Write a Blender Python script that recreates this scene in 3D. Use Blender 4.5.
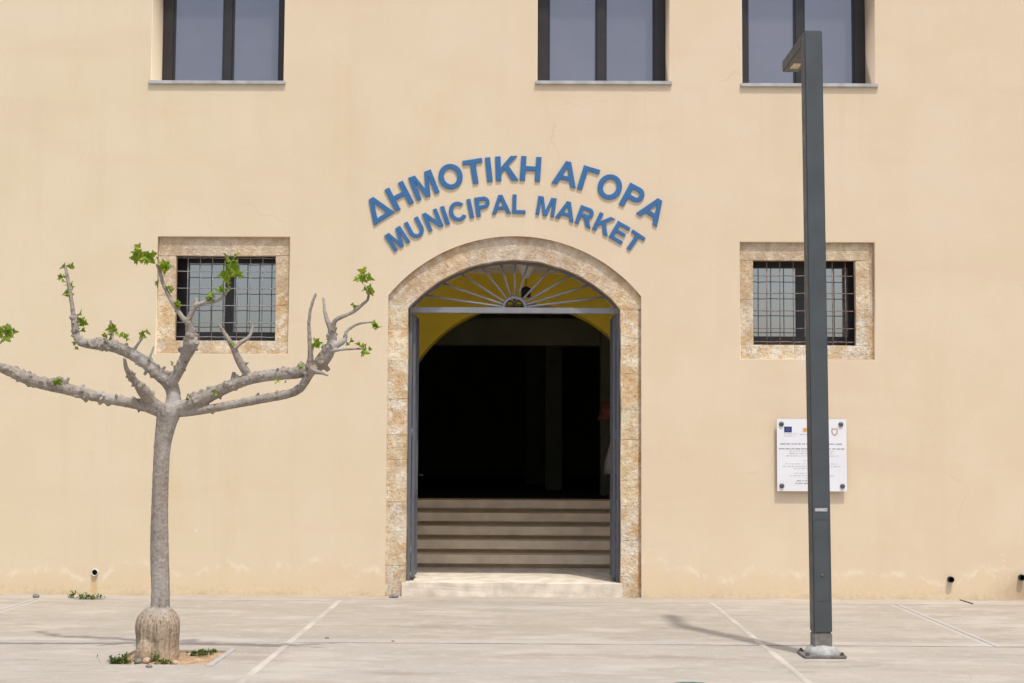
import bpy, bmesh, math, random
from mathutils import Vector, Matrix, noise
random.seed(7)
sc = bpy.context.scene
COL = sc.collection
R = math.radians
for o in list(bpy.data.objects): bpy.data.objects.remove(o)

# ---------------------------------------------------------------- camera, sky, sun, exposure
FPX, CX, CY = 1500.0, 512.0, 341.5
CAM = Vector((0, -15, 1.462))
ROLL = 0.0055
Yc = Vector((523 - CX, -(449 - CY), -FPX)).normalized()
Xc = Vector((math.cos(ROLL), -math.sin(ROLL), 0)); Xc = (Xc - Yc * Xc.dot(Yc)).normalized()
Zc = Xc.cross(Yc)
C2W = Matrix((Xc, Yc, Zc))
cd = bpy.data.cameras.new('camera'); cam = bpy.data.objects.new('camera', cd); COL.objects.link(cam)
cd.sensor_width = 36; cd.lens = 36 * FPX / 1024; cd.clip_end = 2000
cam.matrix_world = Matrix.Translation(CAM) @ C2W.to_4x4()
sc.camera = cam

SUN = Vector((-0.175, 0.40, -1)).normalized()          # direction the light travels
ELEV = math.asin(-SUN.z); AZ = math.atan2(-SUN.x, -SUN.y)   # azimuth of the sun from +Y, clockwise
w = bpy.data.worlds.new('World'); sc.world = w; w.use_nodes = True
nt = w.node_tree; bg = nt.nodes['Background']
sky = nt.nodes.new('ShaderNodeTexSky'); sky.sky_type = 'NISHITA'; sky.sun_disc = False
sky.sun_elevation = ELEV; sky.sun_rotation = AZ
sky.dust_density = 3.5; sky.air_density = 1.0; sky.ozone_density = 1.0
nt.links.new(sky.outputs[0], bg.inputs[0]); bg.inputs[1].default_value = 0.15
sd = bpy.data.lights.new('sun', 'SUN'); sd.energy = 2.1; sd.angle = R(1.5); sd.color = (1, 0.985, 0.945)
sun = bpy.data.objects.new('sun', sd); COL.objects.link(sun)
sun.rotation_euler = SUN.to_track_quat('-Z', 'Y').to_euler(); sun.location = (5, -12, 20)
sc.view_settings.view_transform = 'Standard'; sc.view_settings.look = 'None'
sc.view_settings.exposure = 0.39; sc.view_settings.gamma = 1
sc.view_settings.use_curve_mapping = False

def at(px, py, y=0.0):
    """survey helper: point at depth plane y seen at photo position px, py"""
    d = C2W @ Vector(((px - CX) / FPX, -(py - CY) / FPX, -1))
    return CAM + d * ((y - CAM.y) / d.y)
def ground(px, py, z=0.0):
    d = C2W @ Vector(((px - CX) / FPX, -(py - CY) / FPX, -1))
    return CAM + d * ((z - CAM.z) / d.z)

# ---------------------------------------------------------------- material helpers
class NB:
    def __init__(s, name):
        s.m = bpy.data.materials.new(name); s.m.use_nodes = True
        s.t = s.m.node_tree; s.b = s.t.nodes['Principled BSDF']
        s.tc = s.t.nodes.new('ShaderNodeTexCoord')
        s.co = s.tc.outputs['Object']
    def n(s, ty, **kw):
        x = s.t.nodes.new(ty)
        for k, v in kw.items(): setattr(x, k, v)
        return x
    def put(s, sock, v):
        if hasattr(v, 'is_linked') or isinstance(v, bpy.types.NodeSocket): s.t.links.new(v, sock)
        elif isinstance(v, (tuple, list)) and len(v) == 3 and sock.type == 'RGBA': sock.default_value = (*v, 1)
        else: sock.default_value = v
    def math(s, op, a, b=0.0, c=0.0, clamp=False):
        x = s.n('ShaderNodeMath', operation=op, use_clamp=clamp)
        s.put(x.inputs[0], a); s.put(x.inputs[1], b); s.put(x.inputs[2], c)
        return x.outputs[0]
    def mapping(s, scale=(1, 1, 1), loc=(0, 0, 0), co=None):
        x = s.n('ShaderNodeMapping'); s.put(x.inputs[0], co or s.co)
        x.inputs['Scale'].default_value = scale; x.inputs['Location'].default_value = loc
        return x.outputs[0]
    def noise(s, scale, detail=4, rough=0.55, co=None, dist=0.0):
        x = s.n('ShaderNodeTexNoise'); s.put(x.inputs['Vector'], co or s.co)
        x.inputs['Scale'].default_value = scale; x.inputs['Detail'].default_value = detail
        x.inputs['Roughness'].default_value = rough; x.inputs['Distortion'].default_value = dist
        return x.outputs['Fac']
    def voro(s, scale, feature='F1', co=None, out='Distance'):
        x = s.n('ShaderNodeTexVoronoi', feature=feature); s.put(x.inputs['Vector'], co or s.co)
        x.inputs['Scale'].default_value = scale
        return x.outputs[out]
    def ramp(s, f, lo, hi, a=0.0, b=1.0):
        x = s.n('ShaderNodeMapRange', interpolation_type='SMOOTHSTEP')
        s.put(x.inputs[0], f)
        x.inputs[1].default_value = lo; x.inputs[2].default_value = hi
        x.inputs[3].default_value = a; x.inputs[4].default_value = b
        return x.outputs[0]
    def mix(s, f, a, b, blend='MIX'):
        x = s.n('ShaderNodeMix', data_type='RGBA', blend_type=blend)
        s.put(x.inputs[0], f); s.put(x.inputs[6], a); s.put(x.inputs[7], b)
        return x.outputs[2]
    def xyz(s, co=None):
        x = s.n('ShaderNodeSeparateXYZ'); s.put(x.inputs[0], co or s.co); return x.outputs
    def warp(s, scale, amt, detail=3):
        nn = s.n('ShaderNodeTexNoise'); s.put(nn.inputs['Vector'], s.co)
        nn.inputs['Scale'].default_value = scale; nn.inputs['Detail'].default_value = detail
        v = s.n('ShaderNodeVectorMath', operation='MULTIPLY_ADD')
        s.t.links.new(nn.outputs['Color'], v.inputs[0]); v.inputs[1].default_value = (amt,) * 3
        s.put(v.inputs[2], s.co); return v.outputs[0]
    def bump(s, h, strength=0.3, dist=0.01, prev=None):
        x = s.n('ShaderNodeBump'); x.inputs['Strength'].default_value = strength
        x.inputs['Distance'].default_value = dist; s.put(x.inputs['Height'], h)
        if prev: s.t.links.new(prev, x.inputs['Normal'])
        return x.outputs[0]
    def done(s, col, rough=0.8, spec=0.3, metal=0.0, normal=None):
        s.put(s.b.inputs['Base Color'], col); s.put(s.b.inputs['Roughness'], rough)
        s.b.inputs['Specular IOR Level'].default_value = spec; s.b.inputs['Metallic'].default_value = metal
        if normal: s.t.links.new(normal, s.b.inputs['Normal'])
        return s.m

def simple(name, col, rough=0.6, spec=0.4, metal=0.0, var=0.12, vs=14, bump=0.0, bs=120):
    b = NB(name)
    f = b.ramp(b.noise(vs, 5), 0.3, 0.7)
    c = b.mix(f, tuple(x * (1 - var) for x in col), tuple(min(1, x * (1 + var)) for x in col))
    nrm = b.bump(b.noise(bs, 3), bump, 0.004) if bump else None
    r = b.ramp(b.noise(vs * 2, 4), 0.3, 0.7, max(0.02, rough - 0.08), min(1, rough + 0.08))
    return b.done(c, r, spec, metal, nrm)

def plaster_mat():
    b = NB('ochre_plaster'); x, y, z = b.xyz()
    big = b.noise(0.35, 3, 0.5); mid = b.noise(1.3, 5, 0.6)
    streak = b.noise(1.0, 5, 0.6, co=b.mapping((3.2, 1, 0.35)))
    hz = b.noise(1.0, 4, 0.6, co=b.mapping((0.5, 1, 2.6), (4, 0, 0)))
    lr = b.ramp(b.math('ADD', x, b.math('MULTIPLY', b.math('SUBTRACT', big, 0.5), 7)), -5.0, 1.0)
    c = b.mix(lr, (0.672, 0.562, 0.382), (0.680, 0.540, 0.376))
    c = b.mix(b.ramp(mid, 0.38, 0.66, 0, 0.65), c, (0.705, 0.580, 0.420))
    c = b.mix(b.ramp(streak, 0.5, 0.72, 0, 0.22), c, (0.60, 0.470, 0.325))
    c = b.mix(b.ramp(hz, 0.5, 0.70, 0, 0.30), c, (0.655, 0.490, 0.350))
    # yellow dribble stains, blotchy
    st = b.noise(1.0, 6, 0.65, co=b.mapping((1.5, 1, 0.5), (11, 0, 3)))
    c = b.mix(b.ramp(st, 0.57, 0.74, 0, 0.34), c, (0.64, 0.455, 0.235))
    # damp band low down with a wavy pale salt line along its top
    edge = b.math('ADD', 0.22, b.math('MULTIPLY', b.math('SUBTRACT', b.noise(1.0, 6, 0.62, co=b.mapping((1.25, 1, 0.5))), 0.5), 0.9))
    d = b.math('SUBTRACT', z, edge)
    c = b.mix(b.ramp(d, 0.08, -0.10, 0, 0.42), c, (0.69, 0.53, 0.32))
    line = b.math('MULTIPLY', b.ramp(b.math('ABSOLUTE', b.math('SUBTRACT', d, 0.03)), 0.055, 0.0), b.ramp(b.noise(5, 5, 0.7), 0.42, 0.62))
    c = b.mix(b.math('MULTIPLY', line, 0.9), c, (0.76, 0.65, 0.48))
    dirt = b.math('MULTIPLY', b.ramp(z, 0.07, 0.0), b.ramp(b.noise(3, 6, 0.7), 0.45, 0.7))
    c = b.mix(b.math('MULTIPLY', dirt, 0.45), c, (0.33, 0.22, 0.12))
    # worn brown patch by the last pipe
    px = b.math('SUBTRACT', x, 5.05); pz = b.math('SUBTRACT', z, 0.08)
    rr = b.math('SQRT', b.math('ADD', b.math('MULTIPLY', px, px), b.math('MULTIPLY', b.math('MULTIPLY', pz, pz), 4)))
    pm = b.math('MULTIPLY', b.ramp(b.math('ADD', rr, b.math('MULTIPLY', b.noise(9, 5, 0.7), 0.35)), 0.70, 0.2), 0.75)
    c = b.mix(pm, c, (0.38, 0.26, 0.16))
    wm = b.math('MULTIPLY', b.ramp(b.noise(14, 5, 0.75), 0.56, 0.62), b.ramp(b.math('ADD', b.math('ABSOLUTE', b.math('SUBTRACT', x, 4.76)), b.math('MULTIPLY', b.math('ABSOLUTE', b.math('SUBTRACT', z, 0.32)), 1.4)), 0.36, 0.1))
    c = b.mix(b.math('MULTIPLY', wm, 0.9), c, (0.74, 0.68, 0.58))
    run = b.noise(1.0, 5, 0.6, co=b.mapping((9, 1, 0.28), (2, 0, 8)))
    below = b.math('MULTIPLY', b.ramp(z, 5.12, 5.02), b.ramp(z, 3.9, 5.0))
    sx_ = None
    for x0 in (-2.95, 0.86, 2.9):
        l = b.ramp(b.math('ABSOLUTE', b.math('SUBTRACT', x, x0)), 0.85, 0.55); sx_ = l if sx_ is None else b.math('MAXIMUM', sx_, l)
    c = b.mix(b.math('MULTIPLY', b.math('MULTIPLY', below, sx_), b.ramp(run, 0.52, 0.72, 0, 0.14)), c, (0.50, 0.385, 0.265))
    dx = b.math('ABSOLUTE', b.math('ADD', b.math('SUBTRACT', x, at(94.3, 580).x), b.math('MULTIPLY', b.math('SUBTRACT', b.noise(12, 3), 0.5), 0.04)))
    c = b.mix(b.math('MULTIPLY', b.math('MULTIPLY', b.ramp(dx, 0.045, 0.015), b.ramp(z, 0.20, 0.14)), 0.55), c, (0.55, 0.34, 0.14))
    # splash dirt along the base
    spl = b.math('MULTIPLY', b.ramp(b.math('ADD', z, b.math('MULTIPLY', b.noise(7, 6, 0.7), 0.12)), 0.22, 0.06), b.ramp(b.noise(22, 6, 0.75), 0.46, 0.66))
    c = b.mix(b.math('MULTIPLY', spl, 0.35), c, (0.42, 0.315, 0.20))
    # fine grain
    c = b.mix(b.ramp(b.noise(45, 4, 0.7), 0.4, 0.75, 0, 0.14), c, (0.50, 0.37, 0.25))
    # hairline cracks: cell edges, kept only in a few zones
    wv = b.warp(1.1, 1.1, 6)
    cr = b.ramp(b.voro(0.33, 'DISTANCE_TO_EDGE', wv), 0.0035, 0.0006)
    cm = b.ramp(b.noise(0.9, 3, 0.5, co=b.mapping((1, 1, 1), (2.2, 0, 5))), 0.50, 0.62)
    ck = b.math('MULTIPLY', cr, cm)
    c = b.mix(b.math('MULTIPLY', ck, 0.13), c, (0.34, 0.24, 0.15))
    # tiny pale chips
    v = b.voro(1.5, 'F1'); ch = b.ramp(v, 0.028, 0.018)
    c = b.mix(b.math('MULTIPLY', b.math('MULTIPLY', ch, b.ramp(b.noise(1.7, 2), 0.55, 0.6)), 0.6), c, (0.78, 0.74, 0.66))
    n1 = b.bump(b.noise(1.3, 4, 0.5), 0.10, 0.05)
    n2 = b.bump(b.noise(70, 4, 0.7), 0.16, 0.003, n1)
    n3 = b.bump(b.math('MULTIPLY', ck, -1), 0.15, 0.003, n2)
    return b.done(c, 0.9, 0.15, 0, n3)

def stone_mat(name='pitted_limestone'):
    b = NB(name)
    tint = b.n('ShaderNodeAttribute', attribute_name='tint').outputs['Color']
    wv = b.warp(5, 0.16, 5)
    big = b.noise(2.6, 6, 0.68, co=wv); mid = b.noise(8, 7, 0.72, co=wv); fine = b.noise(42, 6, 0.78)
    c = b.mix(b.ramp(big, 0.40, 0.60), (0.72, 0.61, 0.44), (0.60, 0.42, 0.235))
    c = b.mix(b.ramp(mid, 0.46, 0.60, 0, 0.85), c, (0.78, 0.70, 0.56))
    c = b.mix(b.ramp(b.noise(4.2, 6, 0.7, co=b.mapping((1, 1, 1), (5, 2, 1))), 0.51, 0.64, 0, 0.8), c, (0.60, 0.385, 0.185))
    c = b.mix(b.ramp(b.noise(6, 6, 0.72, co=b.mapping((1, 1, 1), (9, 4, 7))), 0.55, 0.70, 0, 0.6), c, (0.40, 0.32, 0.24))
    c = b.mix(b.ramp(fine, 0.52, 0.66, 0, 0.75), c, (0.31, 0.21, 0.13))
    x, y, z = b.xyz()      # arch ring and lintels: brown dust, with their shaded darkness painted in
    dust_shade = b.math('MULTIPLY', b.ramp(z, 2.75, 3.15), b.ramp(b.noise(3, 5, 0.7), 0.25, 0.6, 0.35, 0.85))
    c = b.mix(dust_shade, c, b.mix(b.ramp(mid, 0.4, 0.62), (0.48, 0.345, 0.22), (0.66, 0.52, 0.37)))
    c = b.mix(0.8, c, tint, 'MULTIPLY')
    pits = b.ramp(b.voro(30, 'F1', wv), 0.08, 0.34)
    n1 = b.bump(b.noise(8, 6, 0.72), 0.7, 0.045)
    n2 = b.bump(fine, 0.6, 0.014, n1)
    n3 = b.bump(pits, 0.25, 0.010, n2)
    return b.done(c, 0.92, 0.1, 0, n3)

def concrete_mat():
    b = NB('worn_concrete'); x, y, z = b.xyz()
    wv = b.warp(0.8, 0.35, 5)
    big = b.noise(0.5, 4, 0.55); mid = b.noise(1.0, 6, 0.62, co=b.mapping((0.8, 2.6, 1))); streak = b.noise(1.0, 6, 0.65, co=b.mapping((1.6, 7.0, 1), (3, 1, 0)))
    fine = b.noise(60, 5, 0.75)
    near = b.ramp(b.math('ADD', y, b.math('MULTIPLY', b.noise(5, 4), 0.02)), -3.565, -3.595)
    c = b.mix(near, (0.348, 0.306, 0.248), (0.374, 0.341, 0.291))
    c = b.mix(b.ramp(big, 0.35, 0.68, 0, 0.7), c, (0.405, 0.358, 0.294))
    c = b.mix(b.ramp(mid, 0.45, 0.70, 0, 0.55), c, (0.305, 0.265, 0.214))
    c = b.mix(b.ramp(streak, 0.50, 0.72, 0, 0.50), c, (0.418, 0.389, 0.338))
    c = b.mix(b.ramp(b.noise(1.0, 5, 0.6, co=b.mapping((0.9, 3.5, 1), (8, 3, 0))), 0.58, 0.75, 0, 0.5), c, (0.383, 0.296, 0.200))
    c = b.mix(b.ramp(fine, 0.48, 0.70, 0, 0.42), c, (0.192, 0.159, 0.128))
    # strip along the wall, a touch paler and sandier
    wj = b.math('ADD', y, b.math('MULTIPLY', b.math('SUBTRACT', b.noise(2.5, 5), 0.5), 0.05))
    c = b.mix(b.ramp(wj, -0.52, -0.48, 0, 0.35), c, (0.436, 0.389, 0.316))
    dirt = b.math('MULTIPLY', b.ramp(y, -0.20, -0.02), b.ramp(b.noise(2.5, 5, 0.7), 0.40, 0.62))
    c = b.mix(b.math('MULTIPLY', dirt, 0.6), c, (0.314, 0.212, 0.111))
    st2 = b.noise(1.0, 7, 0.7, co=b.mapping((0.7, 2.2, 1), (21, 5, 0)))
    c = b.mix(b.ramp(st2, 0.53, 0.68, 0, 0.62), c, (0.252, 0.216, 0.171))
    c = b.mix(b.ramp(b.noise(6, 7, 0.75), 0.50, 0.68, 0, 0.5), c, (0.46, 0.425, 0.385))
    cj = b.math('ADD', y, b.math('MULTIPLY', b.math('SUBTRACT', b.noise(3, 5), 0.5), 0.25))
    c = b.mix(b.math('MULTIPLY', b.ramp(b.math('ABSOLUTE', b.math('SUBTRACT', cj, -3.45)), 0.16, 0.04), 0.35), c, (0.47, 0.44, 0.41))
    bl = b.noise(1.0, 7, 0.68, co=b.mapping((1.1, 2.4, 1), (31, 7, 0)))
    c = b.mix(b.ramp(bl, 0.50, 0.64, 0, 0.55), c, (0.475, 0.425, 0.365))
    c = b.mix(b.ramp(b.noise(1.0, 7, 0.7, co=b.mapping((1.6, 3.5, 1), (13, 17, 0))), 0.56, 0.68, 0, 0.45), c, (0.42, 0.325, 0.245))
    # spots
    sp = b.ramp(b.voro(2.3, 'F1', wv), 0.045, 0.02)
    c = b.mix(b.math('MULTIPLY', sp, 0.35), c, (0.15, 0.12, 0.10))
    # joints
    j = []
    wob = b.math('MULTIPLY', b.math('SUBTRACT', b.noise(6, 5, 0.7), 0.5), 0.035)
    fade = b.ramp(b.noise(1.7, 4, 0.6), 0.36, 0.56, 0.45, 1)
    def ln(val, c0, half): return b.ramp(b.math('ABSOLUTE', b.math('SUBTRACT', b.math('ADD', val, wob), c0)), half, half * 0.35)
    cross = b.math('MULTIPLY', ln(y, -3.58, 0.026), b.math('MULTIPLY', fade, b.ramp(x, -2.2, -1.2, 0.3, 1)))
    wall_j = b.math('MULTIPLY', ln(y, -0.50, 0.020), b.math('MULTIPLY', fade, 0.65))
    between = b.math('MULTIPLY', b.ramp(y, -3.59, -3.57), b.ramp(y, -0.48, -0.50))
    xs = None
    for x0 in (-4.65, 3.56, 8.6, -8.4):
        l = ln(x, x0, 0.012); xs = l if xs is None else b.math('MAXIMUM', xs, l)
    xs = b.math('MULTIPLY', xs, between)
    pale = None
    for x0 in (-4.65, 3.56): 
        l = b.ramp(b.math('ABSOLUTE', b.math('SUBTRACT', b.math('ADD', x, b.math('MULTIPLY', wob, 2)), x0)), 0.075, 0.03); pale = l if pale is None else b.math('MAXIMUM', pale, l)
    c = b.mix(b.math('MULTIPLY', b.math('MULTIPLY', pale, between), 0.45), c, (0.47, 0.45, 0.43))
    jj = b.math('MAXIMUM', b.math('MAXIMUM', cross, wall_j), b.math('MULTIPLY', xs, 0.7))
    c = b.mix(b.math('MULTIPLY', jj, 0.8), c, (0.12, 0.10, 0.09))
    # fine random cracks
    cr = b.ramp(b.voro(0.45, 'DISTANCE_TO_EDGE', b.warp(1.5, 0.9, 6)), 0.005, 0.001)
    cr = b.math('MULTIPLY', cr, b.ramp(b.noise(0.7, 3, co=b.mapping((1, 1, 1), (4, 9, 0))), 0.5, 0.6))
    c = b.mix(b.math('MULTIPLY', cr, 0.16), c, (0.18, 0.14, 0.11))
    n1 = b.bump(b.noise(1.4, 6, 0.6), 0.2, 0.05)
    n2 = b.bump(fine, 0.25, 0.006, n1)
    n3 = b.bump(b.math('MULTIPLY', jj, -1), 0.6, 0.012, n2)
    return b.done(c, 0.88, 0.2, 0, n3)

def bark_mat():
    b = NB('grey_bark'); x, y, z = b.xyz()
    wv = b.warp(9, 0.08, 4)
    big = b.noise(7, 5, 0.6); v = b.noise(1, 6, 0.7, co=b.mapping((38, 38, 6)))
    c = b.mix(b.ramp(big, 0.35, 0.65), (0.335, 0.295, 0.250), (0.255, 0.215, 0.178))
    c = b.mix(b.ramp(v, 0.48, 0.68, 0, 0.6), c, (0.165, 0.135, 0.110))
    c = b.mix(b.ramp(b.noise(22, 5, 0.7, co=wv), 0.56, 0.70, 0, 0.7), c, (0.46, 0.415, 0.355))
    c = b.mix(b.ramp(b.noise(26, 7, 0.78), 0.54, 0.64, 0, 0.75), c, (0.115, 0.09, 0.07))
    c = b.mix(b.ramp(b.noise(3.2, 4, 0.6), 0.45, 0.65, 0, 0.5), c, (0.30, 0.245, 0.185))
    kn = b.math('MULTIPLY', b.ramp(b.voro(15, 'F1', wv), 0.26, 0.14), b.ramp(b.noise(6, 3), 0.45, 0.55))
    c = b.mix(b.math('MULTIPLY', kn, 0.4), c, (0.085, 0.065, 0.05))
    band = b.noise(1, 5, 0.7, co=b.mapping((5, 5, 34)))
    c = b.mix(b.ramp(band, 0.60, 0.70, 0, 0.45), c, (0.17, 0.14, 0.115))
    c = b.mix(b.ramp(b.noise(4.5, 5, 0.65, co=b.mapping((1, 1, .5), (3, 8, 1))), 0.50, 0.62, 0, 0.55), c, (0.43, 0.39, 0.345))
    base = b.math('ADD', z, b.math('MULTIPLY', b.noise(9, 4), 0.10))
    stri = b.noise(1, 6, 0.75, co=b.mapping((70, 70, 4)))
    bcol = b.mix(b.ramp(stri, 0.40, 0.66), (0.42, 0.33, 0.235), (0.17, 0.13, 0.09))
    c = b.mix(b.ramp(base, 0.43, 0.32), c, bcol)
    c = b.mix(b.ramp(base, 0.19, 0.05, 0, 0.6), c, (0.48, 0.34, 0.20))
    n1 = b.bump(b.noise(16, 6, 0.7), 0.45, 0.012)
    n2 = b.bump(v, 0.5, 0.008, n1)
    return b.done(c, 0.9, 0.12, 0, n2)

def leaf_mat(name, ca, cb):
    b = NB(name)
    oi = b.n('ShaderNodeAttribute', attribute_name='tint')
    c = b.mix(b.ramp(b.noise(25, 3), 0.35, 0.65), ca, cb)
    c = b.mix(0.8, c, oi.outputs['Color'], 'MULTIPLY')
    b.done(c, 0.5, 0.35)
    tr = b.n('ShaderNodeBsdfTranslucent'); b.put(tr.inputs[0], b.mix(0.5, c, (0.30, 0.42, 0.03)))
    ms = b.n('ShaderNodeMixShader'); ms.inputs[0].default_value = 0.42
    b.t.links.new(b.b.outputs[0], ms.inputs[1]); b.t.links.new(tr.outputs[0], ms.inputs[2])
    b.t.links.new(ms.outputs[0], b.t.nodes['Material Output'].inputs[0]); return b.m

def glass_mat(name, dark, refl, tintc):
    b = NB(name)
    f = b.ramp(b.noise(1.6, 4, 0.6), 0.3, 0.7)
    sm = b.ramp(b.noise(5, 6, 0.7), 0.62, 0.75, 0, 0.35)
    b.done(b.mix(sm, b.mix(f, dark, tuple(v * 1.15 for v in dark)), tuple(v * 1.6 + .02 for v in dark)), 0.25, 0.2)
    g = b.n('ShaderNodeBsdfGlossy'); b.put(g.inputs['Color'], tintc); g.inputs['Roughness'].default_value = 0.015
    b.t.links.new(b.bump(b.noise(1.1, 2), 0.05, 0.02), g.inputs['Normal'])
    ms = b.n('ShaderNodeMixShader'); ms.inputs[0].default_value = refl
    b.t.links.new(b.b.outputs[0], ms.inputs[1]); b.t.links.new(g.outputs[0], ms.inputs[2])
    b.t.links.new(ms.outputs[0], b.t.nodes['Material Output'].inputs[0]); return b.m

M = {}
M['plaster'] = plaster_mat(); M['stone'] = stone_mat(); M['concrete'] = concrete_mat(); M['bark'] = bark_mat()
M['threshold'] = simple('cream_threshold_stone', (0.66, 0.575, 0.46), 0.8, 0.2, 0, 0.16, 6, 0.4, 60)
M['step'] = simple('step_stone', (0.82, 0.66, 0.47), 0.75, 0.25, 0, 0.10, 5, 0.2, 60)
M['strip'] = simple('pale_mortar', (0.455, 0.41, 0.35), 0.9, 0.1, 0, 0.14, 2.5, 0.3, 50)
M['gate'] = simple('grey_painted_steel', (0.125, 0.13, 0.15), 0.5, 0.4, 0, 0.08, 8)
M['fan'] = simple('pale_grey_painted_steel', (0.22, 0.215, 0.222), 0.5, 0.4, 0, 0.08, 8)
M['bronze'] = simple('dark_bronze_frame', (0.028, 0.024, 0.023), 0.4, 0.4, 0, 0.1, 8)
M['rust'] = simple('rusty_iron', (0.21, 0.145, 0.12), 0.8, 0.2, 0, 0.35, 30)
M['iron'] = simple('grey_iron', (0.23, 0.22, 0.215), 0.7, 0.3, 0, 0.25, 30)
M['sill'] = simple('grey_marble', (0.40, 0.395, 0.38), 0.6, 0.3, 0, 0.15, 9)
M['blue'] = simple('blue_paint', (0.034, 0.130, 0.300), 0.45, 0.4, 0, 0.06, 5)
M['white'] = simple('white_board', (0.74, 0.73, 0.735), 0.35, 0.4, 0, 0.02, 5)
M['ink'] = simple('grey_ink', (0.26, 0.25, 0.26), 0.6, 0.2, 0, 0.1)
M['ink2'] = simple('pale_ink', (0.47, 0.46, 0.46), 0.6, 0.2, 0, 0.1)
M['flag'] = simple('flag_blue', (0.015, 0.035, 0.16), 0.5, 0.3, 0, 0.05)
M['yellow'] = simple('emblem_yellow', (0.75, 0.50, 0.06), 0.5, 0.3, 0, 0.05)
M['orange'] = simple('emblem_orange', (0.70, 0.34, 0.07), 0.5, 0.3, 0, 0.05)
M['crest'] = simple('crest_brown', (0.50, 0.37, 0.31), 0.6, 0.3, 0, 0.1)
M['steel'] = simple('bolt_steel', (0.12, 0.12, 0.12), 0.35, 0.5, 0.6, 0.2, 30)
M['lamp'] = simple('slate_grey_paint', (0.062, 0.070, 0.072), 0.45, 0.4, 0, 0.09, 5, 0.05, 90)
M['galv'] = simple('dusty_galvanised_metal', (0.20, 0.18, 0.155), 0.7, 0.3, 0.1, 0.25, 25, 0.3, 80)
M['galvlight'] = simple('pale_galvanised_metal', (0.36, 0.35, 0.33), 0.7, 0.3, 0.1, 0.2, 25, 0.3, 80)
M['lens'] = simple('lamp_lens', (0.50, 0.40, 0.28), 0.3, 0.5, 0, 0.05)
M['black'] = simple('black_plastic', (0.012, 0.012, 0.012), 0.5, 0.4, 0, 0.1)
M['bore_shade'] = simple('painted_bore_shade', (0.006, 0.006, 0.006), 0.9, 0.1, 0, 0.1)  # flat black standing for the shade inside the pipes
M['pvc'] = simple('white_pvc', (0.62, 0.60, 0.57), 0.5, 0.4, 0, 0.12, 20)
M['ochre'] = simple('ochre_wall_paint', (0.86, 0.64, 0.065), 0.8, 0.2, 0, 0.06, 2, 0.15, 60)
M['ceil'] = simple('off_white_ceiling', (0.80, 0.77, 0.72), 0.9, 0.1, 0, 0.05, 3)
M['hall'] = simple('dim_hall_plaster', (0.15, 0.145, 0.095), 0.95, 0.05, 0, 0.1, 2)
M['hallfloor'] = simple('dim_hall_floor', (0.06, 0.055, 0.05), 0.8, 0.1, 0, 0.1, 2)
M['pink'] = simple('dull_pink_fabric', (0.26, 0.095, 0.07), 0.9, 0.1, 0, 0.1)
M['cloth'] = simple('white_cloth', (0.62, 0.58, 0.50), 0.9, 0.1, 0, 0.06)
M['wood'] = simple('dark_wood', (0.07, 0.03, 0.02), 0.7, 0.2, 0, 0.2)
M['edging'] = simple('grey_edging', (0.385, 0.36, 0.33), 0.9, 0.1, 0, 0.14, 12, 0.3, 60)
M['sticker'] = simple('worn_sticker', (0.40, 0.40, 0.39), 0.5, 0.3, 0, 0.2, 60)
M['valve'] = simple('faded_green_plastic', (0.075, 0.165, 0.135), 0.55, 0.3, 0, 0.18, 18, 0.2, 60)
M['leaf'] = leaf_mat('young_leaf', (0.135, 0.235, 0.012), (0.29, 0.36, 0.035))
M['weed'] = leaf_mat('weed_leaf', (0.035, 0.085, 0.016), (0.075, 0.125, 0.03))
M['pane_up'] = glass_mat('blue_grey_glass', (0.105, 0.10, 0.118), 0.20, (0.75, 0.72, 0.74))
M['pane_low'] = glass_mat('clear_grey_glass', (0.10, 0.105, 0.105), 0.38, (0.88, 0.87, 0.86))
def soil_mat():
    b = NB('sandy_soil')
    c = b.mix(b.ramp(b.noise(9, 6, 0.7), 0.35, 0.65), (0.36, 0.225, 0.125), (0.47, 0.345, 0.225))
    c = b.mix(b.ramp(b.noise(70, 4, 0.7), 0.5, 0.7, 0, 0.5), c, (0.20, 0.12, 0.07))
    return b.done(c, 0.95, 0.1, 0, b.bump(b.noise(55, 5, 0.7), 0.8, 0.015))
M['soil'] = soil_mat()
M['pebble'] = simple('grey_pebble', (0.20, 0.19, 0.18), 0.9, 0.1, 0, 0.3, 30, 0.4, 80)
M['pebble2'] = simple('tan_stone', (0.46, 0.34, 0.23), 0.9, 0.1, 0, 0.2, 30, 0.4, 80)

# ---------------------------------------------------------------- object helpers
def rootloc(o):
    v = Vector((0, 0, 0))
    while o: v = v + o.location; o = o.parent
    return v
def link(name, me, mat, parent=None, smooth=False, loc=None):
    """vertices arrive in world coordinates; loc = base of a top-level mesh"""
    base = rootloc(parent) if parent else Vector(loc or (0, 0, 0))
    for v in me.vertices: v.co = v.co - base
    if smooth:
        for p in me.polygons: p.use_smooth = True
    if not me.materials: me.materials.append(M[mat] if isinstance(mat, str) else mat)
    o = bpy.data.objects.new(name, me); COL.objects.link(o)
    if parent: o.parent = parent
    else: o.location = base
    return o
def obj(name, bm, mat, parent=None, smooth=False, loc=None, bevel=0):
    if bevel:
        es = [e for e in bm.edges if len(e.link_faces) == 2 and e.calc_face_angle(0) > 0.6]
        bmesh.ops.bevel(bm, geom=es, offset=bevel, segments=2, affect='EDGES', clamp_overlap=True)
    bmesh.ops.recalc_face_normals(bm, faces=bm.faces)
    me = bpy.data.meshes.new(name); bm.to_mesh(me); bm.free()
    return link(name, me, mat, parent, smooth, loc)
def tag(o, label, cat=None, group=None, kind=None):
    if label: o['label'] = label
    if cat: o['category'] = cat
    if group: o['group'] = group
    if kind: o['kind'] = kind
    return o
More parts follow.
